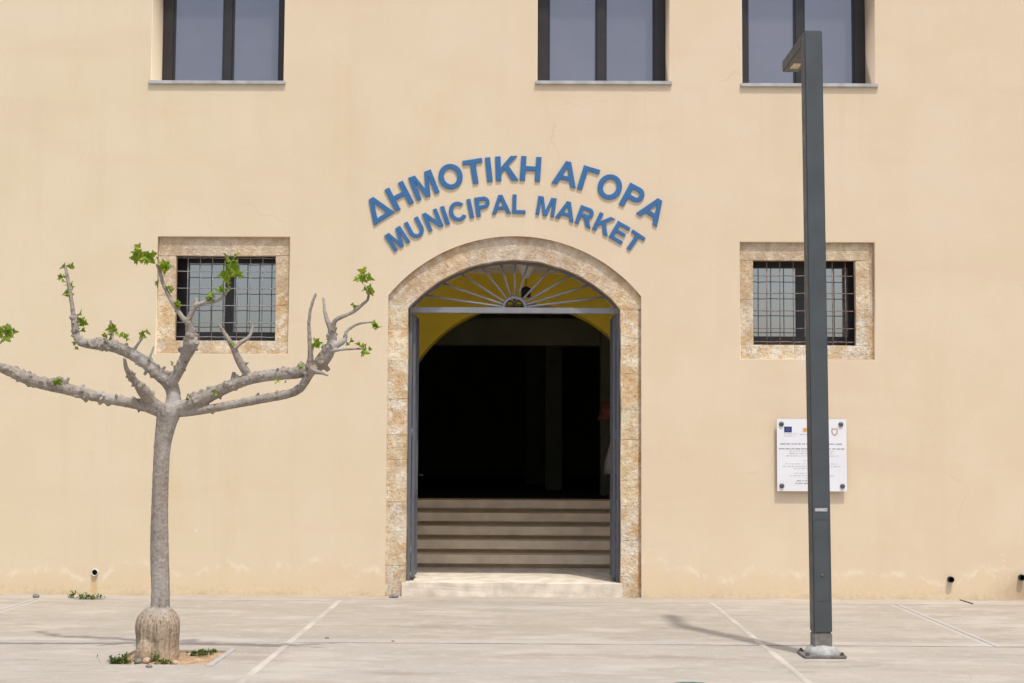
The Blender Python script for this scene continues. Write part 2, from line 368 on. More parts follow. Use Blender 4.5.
def thing(name, loc, label, cat, group=None):
    o = bpy.data.objects.new(name, None); COL.objects.link(o); o.location = loc; o.empty_display_size = 0.1
    return tag(o, label, cat, group)
def box(bm, x0, x1, y0, y1, z0, z1):
    r = bmesh.ops.create_cube(bm, size=1)
    for v in r['verts']:
        v.co = Vector(((x0 + x1) / 2 + v.co.x * (x1 - x0), (y0 + y1) / 2 + v.co.y * (y1 - y0), (z0 + z1) / 2 + v.co.z * (z1 - z0)))
    return r['verts']
def B(*a):
    bm = bmesh.new(); box(bm, *a); return bm
def tube(bm, pts, rads, n=10, caps=True):
    pts = [Vector(p) for p in pts]; rings = []
    up = Vector((0.31, 0.9, 0.2))
    for i, p in enumerate(pts):
        t = (pts[min(i + 1, len(pts) - 1)] - pts[max(i - 1, 0)]).normalized()
        a = t.cross(up).normalized(); c = t.cross(a)
        rings.append([bm.verts.new(p + (a * math.cos(2 * math.pi * k / n) + c * math.sin(2 * math.pi * k / n)) * rads[i]) for k in range(n)])
    for r0, r1 in zip(rings, rings[1:]):
        for k in range(n): bm.faces.new((r0[k], r0[(k + 1) % n], r1[(k + 1) % n], r1[k]))
    if caps: bm.faces.new(rings[0]); bm.faces.new(rings[-1])
def lathe(bm, prof, c, n=32, wob=None):
    rings = []
    for r, z in prof:
        rings.append([bm.verts.new((c[0] + math.cos(2 * math.pi * k / n) * r * (wob(k / n, z) if wob else 1), c[1] + math.sin(2 * math.pi * k / n) * r * (wob(k / n, z) if wob else 1), c[2] + z)) for k in range(n)])
    for r0, r1 in zip(rings, rings[1:]):
        for k in range(n): bm.faces.new((r0[k], r0[(k + 1) % n], r1[(k + 1) % n], r1[k]))
    bm.faces.new(rings[0]); bm.faces.new(rings[-1])
def flat_shape(loops, depth, bevel=0.0, res=2):
    """closed outlines (holes by nesting) in x,z -> solid mesh, front face at y=0, back at y=depth"""
    cu = bpy.data.curves.new('outline', 'CURVE'); cu.dimensions = '2D'; cu.fill_mode = 'BOTH'
    cu.extrude = depth / 2 - bevel; cu.bevel_depth = bevel; cu.bevel_resolution = res; cu.offset = -bevel
    for lp in loops:
        s = cu.splines.new('POLY'); s.points.add(len(lp) - 1); s.use_cyclic_u = True
        for p, (x, z) in zip(s.points, lp): p.co = (x, z, 0, 1)
    o = bpy.data.objects.new('outline', cu); COL.objects.link(o)
    dg = bpy.context.evaluated_depsgraph_get(); dg.update()
    me = bpy.data.meshes.new_from_object(o.evaluated_get(dg))
    bpy.data.objects.remove(o); bpy.data.curves.remove(cu)
    for v in me.vertices: v.co = Vector((v.co.x, depth / 2 - v.co.z, v.co.y))
    me.materials.clear(); return me
def rect(x0, x1, z0, z1): return [(x0, z0), (x1, z0), (x1, z1), (x0, z1)]
def arc(cx, cz, r, a0, a1, n=32): return [(cx + r * math.cos(a0 + (a1 - a0) * i / n), cz + r * math.sin(a0 + (a1 - a0) * i / n)) for i in range(n + 1)]
def tint_mesh(o, fn):
    """per-island stone tint as a colour attribute"""
    me = o.data; ca = me.color_attributes.new('tint', 'FLOAT_COLOR', 'CORNER')
    par = list(range(len(me.vertices)))
    def f(i):
        while par[i] != i: par[i] = par[par[i]]; i = par[i]
        return i
    for e in me.edges: par[f(e.vertices[0])] = f(e.vertices[1])
    cache = {}
    for p in me.polygons:
        for li in p.loop_indices:
            k = f(me.loops[li].vertex_index)
            if k not in cache: cache[k] = fn()
            ca.data[li].color = (*cache[k], 1)
def stone_tint():
    v = random.uniform(0.90, 1.10); h = random.uniform(-0.06, 0.08)
    return (v * (1 + h * 0.3), v * (1 - h * 0.25), v * (1 - h * 1.6))

# ---------------------------------------------------------------- setting: ground
PX0, PX1, PY0, PY1 = ground(108, 664).x, ground(214, 660).x, ground(160, 664.5).y, ground(180, 650.3).y      # tree pit
def ground_mesh():
    bm = bmesh.new()
    xs = [-160, PX0, PX1, 160]; ys = [-160, PY0, PY1, 160]
    g = [[bm.verts.new((x, y, 0)) for x in xs] for y in ys]
    for j in range(3):
        for i in range(3):
            if (i, j) != (1, 1): bm.faces.new((g[j][i], g[j][i + 1], g[j + 1][i + 1], g[j + 1][i]))
    lo = [bm.verts.new((x, y, -0.12)) for x, y in ((PX0, PY0), (PX1, PY0), (PX1, PY1), (PX0, PY1))]
    hi = [g[1][1], g[1][2], g[2][2], g[2][1]]
    for k in range(4): bm.faces.new((hi[k], hi[(k + 1) % 4], lo[(k + 1) % 4], lo[k]))
    me = bpy.data.meshes.new('pavement'); bm.to_mesh(me); bm.free(); return me
tag(link('pavement', ground_mesh(), 'concrete'), None, kind='structure')
for x0 in (-1.752, 1.81):
    bm = bmesh.new(); N = 90
    prev = None
    for i in range(N + 1):
        y = -9.0 + (8.48) * i / N
        wl = 0.027 + 0.005 * noise.noise((x0, y * 1.3, 0)); wr = 0.027 + 0.005 * noise.noise((x0 + 9, y * 1.3, 4))
        cur = [bm.verts.new((x0 - wl, y, 0.001)), bm.verts.new((x0 - wl + .012, y, 0.006)), bm.verts.new((x0 + wr - .012, y, 0.006)), bm.verts.new((x0 + wr, y, 0.001))]
        if prev:
            for k in range(3): bm.faces.new((prev[k], prev[k + 1], cur[k + 1], cur[k]))
        prev = cur
    tag(obj('paving_strip', bm, 'strip'), None, kind='structure')
def soil_mesh():
    bm = bmesh.new(); n = 36; g = []
    for j in range(n + 1):
        g.append([])
        for i in range(n + 1):
            x = PX0 - .01 + (PX1 - PX0 + .02) * i / n; y = PY0 - .01 + (PY1 - PY0 + .02) * j / n
            z = -0.022 + 0.02 * noise.noise((x * 7, y * 7, 1)) + 0.01 * noise.noise((x * 25, y * 25, 2))
            g[-1].append(bm.verts.new((x, y, z)))
    for j in range(n):
        for i in range(n): bm.faces.new((g[j][i], g[j][i + 1], g[j + 1][i + 1], g[j + 1][i]))
    return bm
tag(obj('soil', soil_mesh(), 'soil', smooth=True), None, kind='structure')
bm = bmesh.new()
box(bm, PX1 + 0.001, PX1 + 0.055, PY0 - .07, PY1 + .07, -0.05, 0.006); 
tag(obj('pit_edging', bm, 'edging', bevel=0.004), None, kind='structure')

# ---------------------------------------------------------------- the building
bld = thing('market_building', (0, 0, 0), 'long cream plastered market hall with an arched stone doorway and barred windows', 'building')
# opening outlines (surveyed on the wall plane)
def wx(px, py=300, y=0): return at(px, py, y).x
def wz(py, px=515, y=0): return at(px, py, y).z
dxl, dxr = wx(386.0, 450), wx(642.0, 450)           # stone surround outside
dil, dir_ = wx(406.3, 450), wx(621.0, 450)          # clear opening
dcx = (dil + dir_) / 2
zs_o = wz(295.5); za_o = wz(235.5); zs_i = wz(308); za_i = wz(259.5)
def seg(x0, x1, zs, za, n=40, ext=0):
    h = (x1 - x0) / 2; rise = za - zs; r = (h * h + rise * rise) / (2 * rise); cx = (x0 + x1) / 2; cz = za - r
    a = math.asin(h / r); return cx, cz, r, a
co_, ci_ = seg(dxl, dxr, zs_o, za_o), seg(dil, dir_, zs_i, za_i)
arc_o = arc(co_[0], co_[1], co_[2], math.pi / 2 - co_[3], math.pi / 2 + co_[3], 40)
outer = [(dxl, -0.3), (dxr, -0.3)] + arc_o
FT = 0.5
def wrect(l, r, t, b):
    c = (l + r) / 2; return wx(l, (t + b) / 2), wx(r, (t + b) / 2), wz(b, c), wz(t, c)
WL = wrect(156.8, 288.8, 236.8, 353.5); WR = wrect(740.3, 875, 242.3, 359.3)
OL = wrect(174.8, 274.8, 255.2, 340.5); OR = wrect(754, 856.5, 260, 345)
UP = []
for l, r, sy in ((151.5, 283.8, 82), (537.5, 669.5, 82.3), (742.3, 875.3, 84.8)):
    x0, x1 = wx(l, 60), wx(r, 60); z0 = wz(sy, (l + r) / 2); UP.append((x0, x1, z0, z0 + 1.95))
HALF = 13.0
fac = flat_shape([rect(-HALF, HALF, -0.3, 8.9), outer, rect(*WL), rect(*WR)] + [rect(*u) for u in UP], FT, 0.007, 2)
link('facade', fac, 'plaster', bld)
WY0, WY1, WZ0, WZ1 = 7.0, 9.6, 3.0, 4.2      # unseen side openings, added to brighten the hall
for a_, b_ in ((-HALF, -HALF + .4), (HALF - .4, HALF)):
    bm = bmesh.new(); me = flat_shape([rect(FT + .002, 23.598, -.3, 8.9), rect(WY0, WY1, WZ0, WZ1)], .4)
    for v in me.vertices: v.co = Vector((a_ + v.co.y, v.co.x, v.co.z))
    link('side_wall', me, 'plaster', bld); bm.free()
obj('rear_wall', B(-HALF, HALF, 23.6, 24, -.3, 8.9), 'plaster', bld)
obj('roof', B(-HALF - .15, HALF + .15, -.12, 24.15, 8.903, 9.1), 'sill', bld, bevel=.01)

def blocks_quad(bm, quads, y0, y1, gap=0.004, bev=0.010, jit=0.002):
    """stone blocks: each a quad in x,z pushed back to y1, with worn edges"""
    for q in quads:
        c = Vector((sum(p[0] for p in q) / len(q), sum(p[1] for p in q) / len(q)))
        p2 = []
        for p in q:
            v = Vector(p); d = (c - v); v = v + d.normalized() * gap
            p2.append(v)
        yj = y0 + random.uniform(0, jit)
        f0 = [bm.verts.new((p.x, yj, p.y)) for p in p2]; f1 = [bm.verts.new((p.x, y1, p.y)) for p in p2]
        fs = [bm.faces.new(f0), bm.faces.new(f1)]
        n = len(q)
        for k in range(n): fs.append(bm.faces.new((f0[k], f0[(k + 1) % n], f1[(k + 1) % n], f1[k])))
        es = list(fs[0].edges) + [e for k in range(n) for e in f0[k].link_edges if e.other_vert(f0[k]) is f1[k]]
        bmesh.ops.bevel(bm, geom=list(set(es)), offset=bev, segments=2, affect='EDGES', clamp_overlap=True)
def roughen(bm, amt=0.006, cuts=0):
    for v in bm.verts:
        d = noise.noise_vector(v.co * 6) * amt + noise.noise_vector(v.co * 19) * amt * .6
        v.co += Vector((d.x, d.y, d.z))

ST_Y = 0.036
# doorway
door = obj('doorway', B(dil - .02, dir_ + .02, .03, FT, -.02, .002), 'threshold', bld)
quads = []
for x0, x1, z1 in ((dxl, dil, zs_i), (dir_, dxr, zs_i)):
    z = 0.0; hs = [0.30, 0.33, 0.30, 0.42, 0.25, 0.36, 0.38, 0.32, 0.30]
    if x0 > 0: hs = [0.20, 0.36, 0.34, 0.26, 0.40, 0.30, 0.36, 0.28, 0.40]
    for h in hs:
        zz = min(z + h, z1)
        if z1 - zz < .14: zz = z1
        xe = x1 - (.036 if x0 > 0 else 0); quads.append([(x0, z), (xe, z), (xe, zz), (x0, zz)]); z = zz
        if z >= z1: break
ni = 13
for i in range(ni):
    t0, t1 = i / ni, (i + 1) / ni
    def P(cc, t): a = math.pi / 2 + cc[3] - 2 * cc[3] * t; return (cc[0] + cc[2] * math.cos(a), cc[1] + cc[2] * math.sin(a))
    K = 4
    q = [P(ci_, t0 + (t1 - t0) * k / K) for k in range(K + 1)] + [P(co_, t1 + (t0 - t1) * k / K) for k in range(K + 1)]
    if i == 0: q[0] = (dil, zs_i); q.append((dxl, zs_i + .0))
    if i == ni - 1: q[K] = (dir_, zs_i); q.insert(K + 1, (dxr, zs_i + .0))
    quads.append(q)
bm = bmesh.new(); nj = len(quads) - ni; blocks_quad(bm, quads[:nj], ST_Y, FT - .01, gap=.0005, bev=.0025); blocks_quad(bm, quads[nj:], ST_Y, FT - .01, gap=.0002, bev=.0012); roughen(bm, .008)
s = obj('stone_surround', bm, 'stone', door); tint_mesh(s, stone_tint)
inn = [(dil - .012, zs_i)] + [(p[0], p[1]) for p in arc(ci_[0], ci_[1], ci_[2] + .012, math.pi / 2 + ci_[3], math.pi / 2 - ci_[3], 40)] + [(dir_ + .012, zs_i), (dir_ + .012, 0), (dxr - .002, 0), (dxr - .002, zs_o)] + [(p[0], p[1]) for p in arc(co_[0], co_[1], co_[2] - .003, math.pi / 2 - co_[3], math.pi / 2 + co_[3], 40)] + [(dxl + .002, zs_o), (dxl + .002, 0), (dil - .012, 0)]
me = flat_shape([inn], FT - .06); 
for v in me.vertices: v.co.y += ST_Y + .016
tint_mesh(link('mortar', me, 'stone', door), lambda: (.95, .93, .9))
zt = wz(583.3, 515, .0)      # threshold top
bm = B(dil - .03, dir_ + .015, .0, .34, -.05, zt); 
bmesh.ops.subdivide_edges(bm, edges=bm.edges, cuts=6, use_grid_fill=True); roughen(bm, .006)
obj('threshold', bm, 'threshold', door)

# vestibule behind the doorway
VY = 1.93; VX0, VX1 = -1.95, 1.85; RISE = 0.1425; TREAD = 0.30
obj('vestibule_floor', B(VX0 - .3, VX1 + .3, .342, VY + .2, -.05, zt - .002), 'threshold', bld)
bm = bmesh.new()
for k in range(5):
    z0 = zt + k * RISE; y0 = VY + k * TREAD
    box(bm, VX0, VX1, y0 + .13, y0 + TREAD + .129 + (0.0 if k < 4 else .15), (z0 - .003 if k else z0 - .1), z0 + .0445)
    box(bm, VX0 + .001, VX1 - .001, y0, y0 + TREAD + .15 + (0.0 if k < 4 else .15), z0 + .045, z0 + RISE)
obj('steps', bm, 'step', bld)
ZP = zt + 5 * RISE; AY = VY + 5 * TREAD - .05
acx, acz, ar = wx(524.5, 430, AY), wz(431, 524, AY), 128 / FPX * (15 + AY)
ZC = wz(274, 515, AY)
ar_pts = [(acx + ar, ZP - .05)] + arc(acx, acz, ar, 0, math.pi, 48) + [(acx - ar, ZP - .05)]
me = flat_shape([[(VX0 - 1.2, ZP - .05)] + ar_pts[::-1] + [(VX1 + 1.2, ZP - .05), (VX1 + 1.2, 5.0), (VX0 - 1.2, 5.0)]], .35)
for v in me.vertices: v.co.y += AY
link('inner_arch_wall', me, 'ochre', bld)
for a_, b_ in ((VX0 - .2, VX0 - .002), (VX1 + .002, VX1 + .2)): obj('vestibule_wall', B(a_, b_, FT + .002, AY - .002, -.05, ZC), 'ceil', bld)
obj('vestibule_ceiling', B(VX0 - .2, VX1 + .2, FT + .002, AY - .002, ZC + .002, ZC + .2), 'ceil', bld)
# dim hall beyond
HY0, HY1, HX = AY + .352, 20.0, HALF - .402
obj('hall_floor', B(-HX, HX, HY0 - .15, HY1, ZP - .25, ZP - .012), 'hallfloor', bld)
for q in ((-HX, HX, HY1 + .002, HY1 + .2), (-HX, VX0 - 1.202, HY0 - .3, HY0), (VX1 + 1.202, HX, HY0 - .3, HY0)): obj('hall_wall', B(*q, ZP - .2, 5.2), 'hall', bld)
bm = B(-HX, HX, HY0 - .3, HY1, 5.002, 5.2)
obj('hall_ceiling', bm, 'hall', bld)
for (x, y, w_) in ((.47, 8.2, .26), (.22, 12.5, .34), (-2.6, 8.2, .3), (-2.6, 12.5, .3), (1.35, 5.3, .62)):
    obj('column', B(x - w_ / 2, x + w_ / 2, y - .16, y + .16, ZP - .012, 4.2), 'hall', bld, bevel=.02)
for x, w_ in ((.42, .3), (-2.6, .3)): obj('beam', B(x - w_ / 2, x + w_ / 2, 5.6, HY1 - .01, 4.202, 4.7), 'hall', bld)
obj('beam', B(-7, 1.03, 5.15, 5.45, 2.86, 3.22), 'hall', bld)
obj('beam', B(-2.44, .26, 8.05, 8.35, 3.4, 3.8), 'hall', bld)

# steel door set
GY = 0.17
for a_, b_ in ((dil + .004, dil + .034), (dir_ - .034, dir_ - .004)): obj('door_post', B(a_, b_, GY, GY + .06, zt, zs_i + .02), 'gate', bld, bevel=.003)
ztr0, ztr1 = wz(313.3, 515, GY), wz(307.5, 515, GY)
fan = obj('fanlight', B(dil + .004, dir_ - .004, GY - .01, GY + .055, ztr0, ztr1), 'fan', bld, bevel=.004)
bm = bmesh.new(); fc = (ci_[0] , ztr1 - .01)
ends = [(424.6, 295.5), (442, 283), (460, 273), (480, 264.6), (499.6, 261), (515, 260), (529, 261), (551, 268), (570, 276), (587.5, 285.7), (606, 297)]
for px, py in ends:
    e = at(px, py, GY + .02); d = Vector((e.x - fc[0], 0, e.z - fc[1])); L = d.length; d.normalize()
    # run the bar out to the curved rim
    t = L
    while math.hypot(fc[0] + d.x * t - ci_[0], fc[1] + d.z * t - ci_[1]) < ci_[2] - .012 and t < 2: t += .004
    while math.hypot(fc[0] + d.x * t - ci_[0], fc[1] + d.z * t - ci_[1]) > ci_[2] - .012: t -= .004
    a = Vector((fc[0] + d.x * .115, GY + .02, fc[1] + d.z * .115)); b_ = Vector((fc[0] + d.x * t, GY + .02, fc[1] + d.z * t))
    tube(bm, [a, b_], [.0115, .0115], 8)
obj('bar', bm, 'fan', fan, smooth=True)
rim = arc(ci_[0], ci_[1], ci_[2] - .003, math.pi / 2 + ci_[3] - .01, math.pi / 2 - ci_[3] + .01, 48); rim2 = arc(ci_[0], ci_[1], ci_[2] - .022, math.pi / 2 - ci_[3] + .01, math.pi / 2 + ci_[3] - .01, 48)
me = flat_shape([rim + rim2], .04)
for v in me.vertices: v.co.y += GY
link('rim', me, 'gate', fan)
me = flat_shape([arc(fc[0], fc[1], .125, 0, math.pi, 24) + arc(fc[0], fc[1], .100, math.pi, 0, 24)], .04)
for v in me.vertices: v.co.y += GY
link('hub', me, 'gate', fan)
bm = bmesh.new()     # scrollwork inside the hub
for sgn in (-1, 1):
    pts = []
    for i in range(22):
        a = i / 21 * 3.6 * math.pi / 2; r_ = .046 * (1 - i / 30)
        pts.append((fc[0] + sgn * (.05 - r_ * math.cos(a) * .9), GY + .02, fc[1] + .045 + r_ * math.sin(a) * .85))
    tube(bm, pts, [.008] * 22, 6)
tube(bm, [(fc[0], GY + .02, fc[1]), (fc[0], GY + .02, fc[1] + .1)], [.012, .012], 6)
obj('scrollwork', bm, 'black', fan, smooth=True)
# two leaves swung inward at right angles
for sgn, xh in ((-1, dil + .037), (1, dir_ - .037)):
    x0, x1 = (xh, xh + .03) if sgn < 0 else (xh - .03, xh)
    y0, y1 = GY + .065, GY + .56; zb, ztp = zt + .03, ztr0 - .012
    bm = bmesh.new()
    box(bm, x0, x1, y0, y0 + .05, zb, ztp); box(bm, x0, x1, y1 - .05, y1, zb, ztp)
    for z in (zb, zb + .82, ztp - .05): box(bm, x0 + .001, x1 - .001, y0 + .0505, y1 - .0505, z, z + .05)
    lf = obj('door', bm, 'gate', bld, bevel=.003)
    bm = B((x0 + x1) / 2 - .008, (x0 + x1) / 2 + .008, y0 + .0505, y1 - .0505, zb + .0505, zb + .8195)
    obj('panel', bm, 'gate', lf)
    bm = bmesh.new()
    for k in range(1, 4):
        yy = y0 + .05 + (y1 - y0 - .1) * k / 4; box(bm, (x0 + x1) / 2 - .008, (x0 + x1) / 2 + .008, yy - .008, yy + .008, zb + .8705, ztp - .0505)
    obj('bar', bm, 'gate', lf)
    xm = x1 if sgn < 0 else x0; d_ = .05 * -sgn
    bm = bmesh.new(); tube(bm, [(xm, y1 - .025, zb + 1.02), (xm + d_, y1 - .025, zb + 1.02), (xm + d_, y1 - .14, zb + 1.02)], [.009] * 3, 8)
    obj('handle', bm, 'black', lf, smooth=True)
    for z in (zb + .2, zb + 1.4, zb + 2.4):
        bm = bmesh.new(); tube(bm, [(xh + .004 * sgn, GY + .064, z), (xh + .004 * sgn, GY + .064, z + .1)], [.011] * 2, 8)
        obj('hinge', bm, 'gate', lf, smooth=True)

# upper windows
for i, (x0, x1, z0, z1) in enumerate(UP):
    FY = .435; e = .004
    bm = bmesh.new(); wdt = .115; mc = (x0 + x1) / 2 + (.02 if i == 0 else 0)
    mc = [wx(228, 50, FY), wx(601, 50, FY), wx(799.5, 50, FY)][i]
    box(bm, x0 + e, x0 + wdt, FY, FY + .06, z0 + .012, z1 - e); box(bm, x1 - wdt, x1 - e, FY, FY + .06, z0 + .012, z1 - e)
    box(bm, x0 + wdt + .001, x1 - wdt - .001, FY + .001, FY + .059, z1 - .09, z1 - e)
    box(bm, mc - .042, mc + .042, FY - .004, FY + .06, z0 + .013, z1 - .091)
    wn = obj('upper_window', bm, 'bronze', bld, bevel=.004)
    for a, b_ in ((x0 + wdt, mc - .042), (mc + .042, x1 - wdt)):
        bm = bmesh.new()
        box(bm, a + .001, b_ - .001, FY + .030, FY + .040, z0 + .013, z1 - .0915); obj('pane', bm, 'pane_up', wn)
        bm = bmesh.new(); t = .018
        box(bm, a + .001, a + t, FY + .012, FY + .029, z0 + .0135, z1 - .0915); box(bm, b_ - t, b_ - .001, FY + .012, FY + .029, z0 + .0135, z1 - .0915)
        obj('sash', bm, 'bronze', wn)
    obj('sill', B(x0 - .022, x1 + .022, -.028, FY + .05, z0 - .026, z0 + .010), 'sill', wn, bevel=.004)
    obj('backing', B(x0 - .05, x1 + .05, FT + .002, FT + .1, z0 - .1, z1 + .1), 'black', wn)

# barred lower windows
def barred(Wr, Or, gapr, barmat, lab, vx, hy, mull, lin, rin, zb, ztp):
    x0, x1, z0, z1 = Wr; x1f = x1; x1 -= gapr; a0, a1, b0, b1 = Or
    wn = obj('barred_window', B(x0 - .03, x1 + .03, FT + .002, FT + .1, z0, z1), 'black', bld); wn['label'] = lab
    m = (b0 + b1) / 2 + .03
    q = [[(x0, b1), (x0 + (x1 - x0) * .55, b1), (x0 + (x1 - x0) * .55, z1), (x0, z1)], [(x0 + (x1 - x0) * .55, b1), (x1, b1), (x1, z1), (x0 + (x1 - x0) * .55, z1)],
         [(x0, z0), (x0 + (x1 - x0) * .42, z0), (x0 + (x1 - x0) * .42, b0), (x0, b0)], [(x0 + (x1 - x0) * .42, z0), (x1, z0), (x1, b0), (x0 + (x1 - x0) * .42, b0)],
         [(x0, b0), (a0, b0), (a0, m), (x0, m)], [(x0, m), (a0, m), (a0, b1), (x0, b1)],
         [(a1, b0), (x1, b0), (x1, m - .1), (a1, m - .1)], [(a1, m - .1), (x1, m - .1), (x1, b1), (a1, b1)]]
    bm = bmesh.new(); blocks_quad(bm, q, ST_Y, .10, gap=.0005, bev=.0025); roughen(bm, .007)
    s = obj('stone_surround', bm, 'stone', wn); tint_mesh(s, stone_tint)
    me = flat_shape([rect(x0 + .003, x1f - .003, z0 + .003, z1 - .003), rect(a0 - .012, a1 + .012, b0 - .012, b1 + .012)], .075)
    for v in me.vertices: v.co.y += ST_Y + .014
    tint_mesh(link('mortar', me, 'stone', wn), lambda: (.95, .93, .9))
    FY = .33
    me = flat_shape([rect(x0 + .004, x1f - .004, z0 + .004, z1 - .004), rect(lin, mull - .043, zb, ztp), rect(mull + .043, rin, zb, ztp)], .05, .004)
    for v in me.vertices: v.co.y += FY
    link('frame', me, 'bronze', wn)
    obj('pane', B(lin - .01, mull - .03, FY + .034, FY + .044, zb - .01, ztp + .01), 'pane_low', wn)
    obj('pane', B(mull + .03, rin + .01, FY + .034, FY + .044, zb - .01, ztp + .01), 'pane_low', wn)
    bm = bmesh.new(); BY = .085
    for x in vx: tube(bm, [(x + random.uniform(-.003, .003), BY, b0 - .02), (x + random.uniform(-.003, .003), BY, b1 + .02)], [.0048] * 2, 8)
    for z in hy:
        pts = [(a0 - .02 + (a1 - a0 + .04) * k / 12, BY + .010 * (1 if k % 2 else -1), z + .002 * math.sin(k * 2.1)) for k in range(13)]
        tube(bm, pts, [.0046] * 13, 8)
    obj('grille', bm, barmat, wn, smooth=True)
barred(WL, OL, 0.0, 'iron', 'barred window behind the bare tree, with a plain grey iron grille',
       [wx(187.2 + 12.55 * k, 300, .085) for k in range(-1, 7) if k >= 0], [wz(y, 225, .085) for y in (258, 271.6, 288.5, 305.7, 322.8, 337)],
       wx(229, 300, .33), wx(188, 300, .33), wx(281, 300, .33), wz(332, 225, .33), wz(263, 225, .33))
barred(WR, OR, .045, 'rust', 'barred window behind the lamp post, with a rusty brown iron grille',
       [wx(766.9 + 13.1 * k, 300, .085) for k in range(0, 7)], [wz(y, 805, .085) for y in (276, 293.4, 311, 328.5, 342)],
       wx(800.5, 300, .33), wx(748, 300, .33), wx(847.7, 300, .33), wz(336.5, 805, .33), wz(268, 805, .33))

# drain pipes through the wall foot
for px, py, r_, mt, pr, lab in ((94.3, 572.6, .034, 'pvc', .022, 'white rimmed drain pipe'), (951, 579.6, .030, 'black', .045, None), (1022, 577.6, .030, 'black', .045, None)):
    c = at(px, py, -.03); bm = bmesh.new(); n = 28
    rg = []
    for (rr, yy) in ((r_, .05), (r_, -pr), (r_ * .93, -pr - .004), (r_ * .80, -pr), (r_ * .80, .02)):
        rg.append([bm.verts.new((c.x + rr * math.cos(2 * math.pi * k / n), yy, c.z + rr * math.sin(2 * math.pi * k / n))) for k in range(n)])
    for r0, r1 in zip(rg, rg[1:]):
        for k in range(n): bm.faces.new((r0[k], r0[(k + 1) % n], r1[(k + 1) % n], r1[k]))
    p = obj('drain_pipe', bm, mt, bld, smooth=True)
    if lab: p['label'] = lab
    bm = bmesh.new(); lathe(bm, [(.001, 0), (r_ * .79, 0), (r_ * .79, .004), (.001, .004)], (0, 0, 0), 24)
    for v in bm.verts: v.co = Vector((c.x + v.co.x, -.008 + v.co.z, c.z + v.co.y))
    obj('bore_shade_disc', bm, 'bore_shade', p)  # black disc in the mouth paints the darkness of the hollow pipe

# ---------------------------------------------------------------- pendant lantern and things in the dim hall
lp = Vector((wx(526, 290, 2.3), 2.3, 0)); lp.z = ZC
lan = thing('pendant_lantern', lp, 'small dark lantern hanging on a wire behind the fanlight', 'lantern')
zl1, zl0 = wz(288, 526, 2.3), wz(297, 526, 2.3); ztip = wz(278, 526, 2.3)
bm = bmesh.new(); lathe(bm, [(.15, 0), (.145, -.02), (.09, -.07), (.03, ztip - ZC), (.008, ztip - ZC - .01)], lp, 24); obj('ceiling_rose', bm, 'ceil', lan, smooth=True)
bm = bmesh.new(); tube(bm, [lp + Vector((0, 0, ztip - ZC)), (lp.x, lp.y, zl1)], [.005] * 2, 6); obj('wire', bm, 'black', lan)
bm = B(lp.x - .055, lp.x + .055, lp.y - .055, lp.y + .055, zl0, zl1 - .012); 
r = bmesh.ops.create_cone(bm, segments=4, radius1=.085, radius2=.015, depth=.03, cap_ends=True)
for v in r['verts']: v.co = Matrix.Rotation(R(45), 3, 'Z') @ v.co + Vector((lp.x, lp.y, zl1 + .004))
obj('lantern_box', bm, 'black', lan)
sl = Vector((wx(612, 440, 4.6), 4.6, ZP - .012))
st = thing('standing_lamp', sl, 'dim standing lamp with a dull pink shade half hidden by the right door leaf', 'lamp')
zs1, zs0 = wz(402, 605, 4.6), wz(420, 605, 4.6)
bm = bmesh.new(); lathe(bm, [(.12, zs1 - sl.z), (.19, zs0 - sl.z), (.185, zs0 - sl.z), (.115, zs1 - sl.z - .004)], sl, 28); obj('lamp_shade', bm, 'pink', st, smooth=True)
bm = bmesh.new(); tube(bm, [sl + Vector((0, 0, .02)), (sl.x, sl.y, zs1 - .02)], [.014] * 2, 10); lathe(bm, [(.13, 0), (.13, .02), (.03, .035)], sl, 20); obj('stem', bm, 'wood', st)
dl = Vector((wx(616, 460, 4.2), 4.2, ZP - .012))
dr = thing('side_table', dl, 'small table under a white cloth half hidden by the right door leaf', 'table')
z1, z0 = wz(440, 612, 4.2), wz(474, 612, 4.2)
bm = bmesh.new(); lathe(bm, [(.05, z1 - dl.z), (.075, z1 - dl.z - .04), (.13, z1 - dl.z - .24), (.155, z0 - dl.z), (.15, z0 - dl.z), (.07, z1 - dl.z - .05)], dl, 40, lambda u, z: 1 + .06 * math.sin(u * 2 * math.pi * 9)); obj('cloth', bm, 'cloth', dr, smooth=True)
bm = bmesh.new(); tube(bm, [dl + Vector((0, 0, .02)), (dl.x, dl.y, z0 + .05)], [.04, .03], 10); lathe(bm, [(.17, 0), (.17, .025), (.05, .06)], dl, 20); obj('pedestal', bm, 'wood', dr)

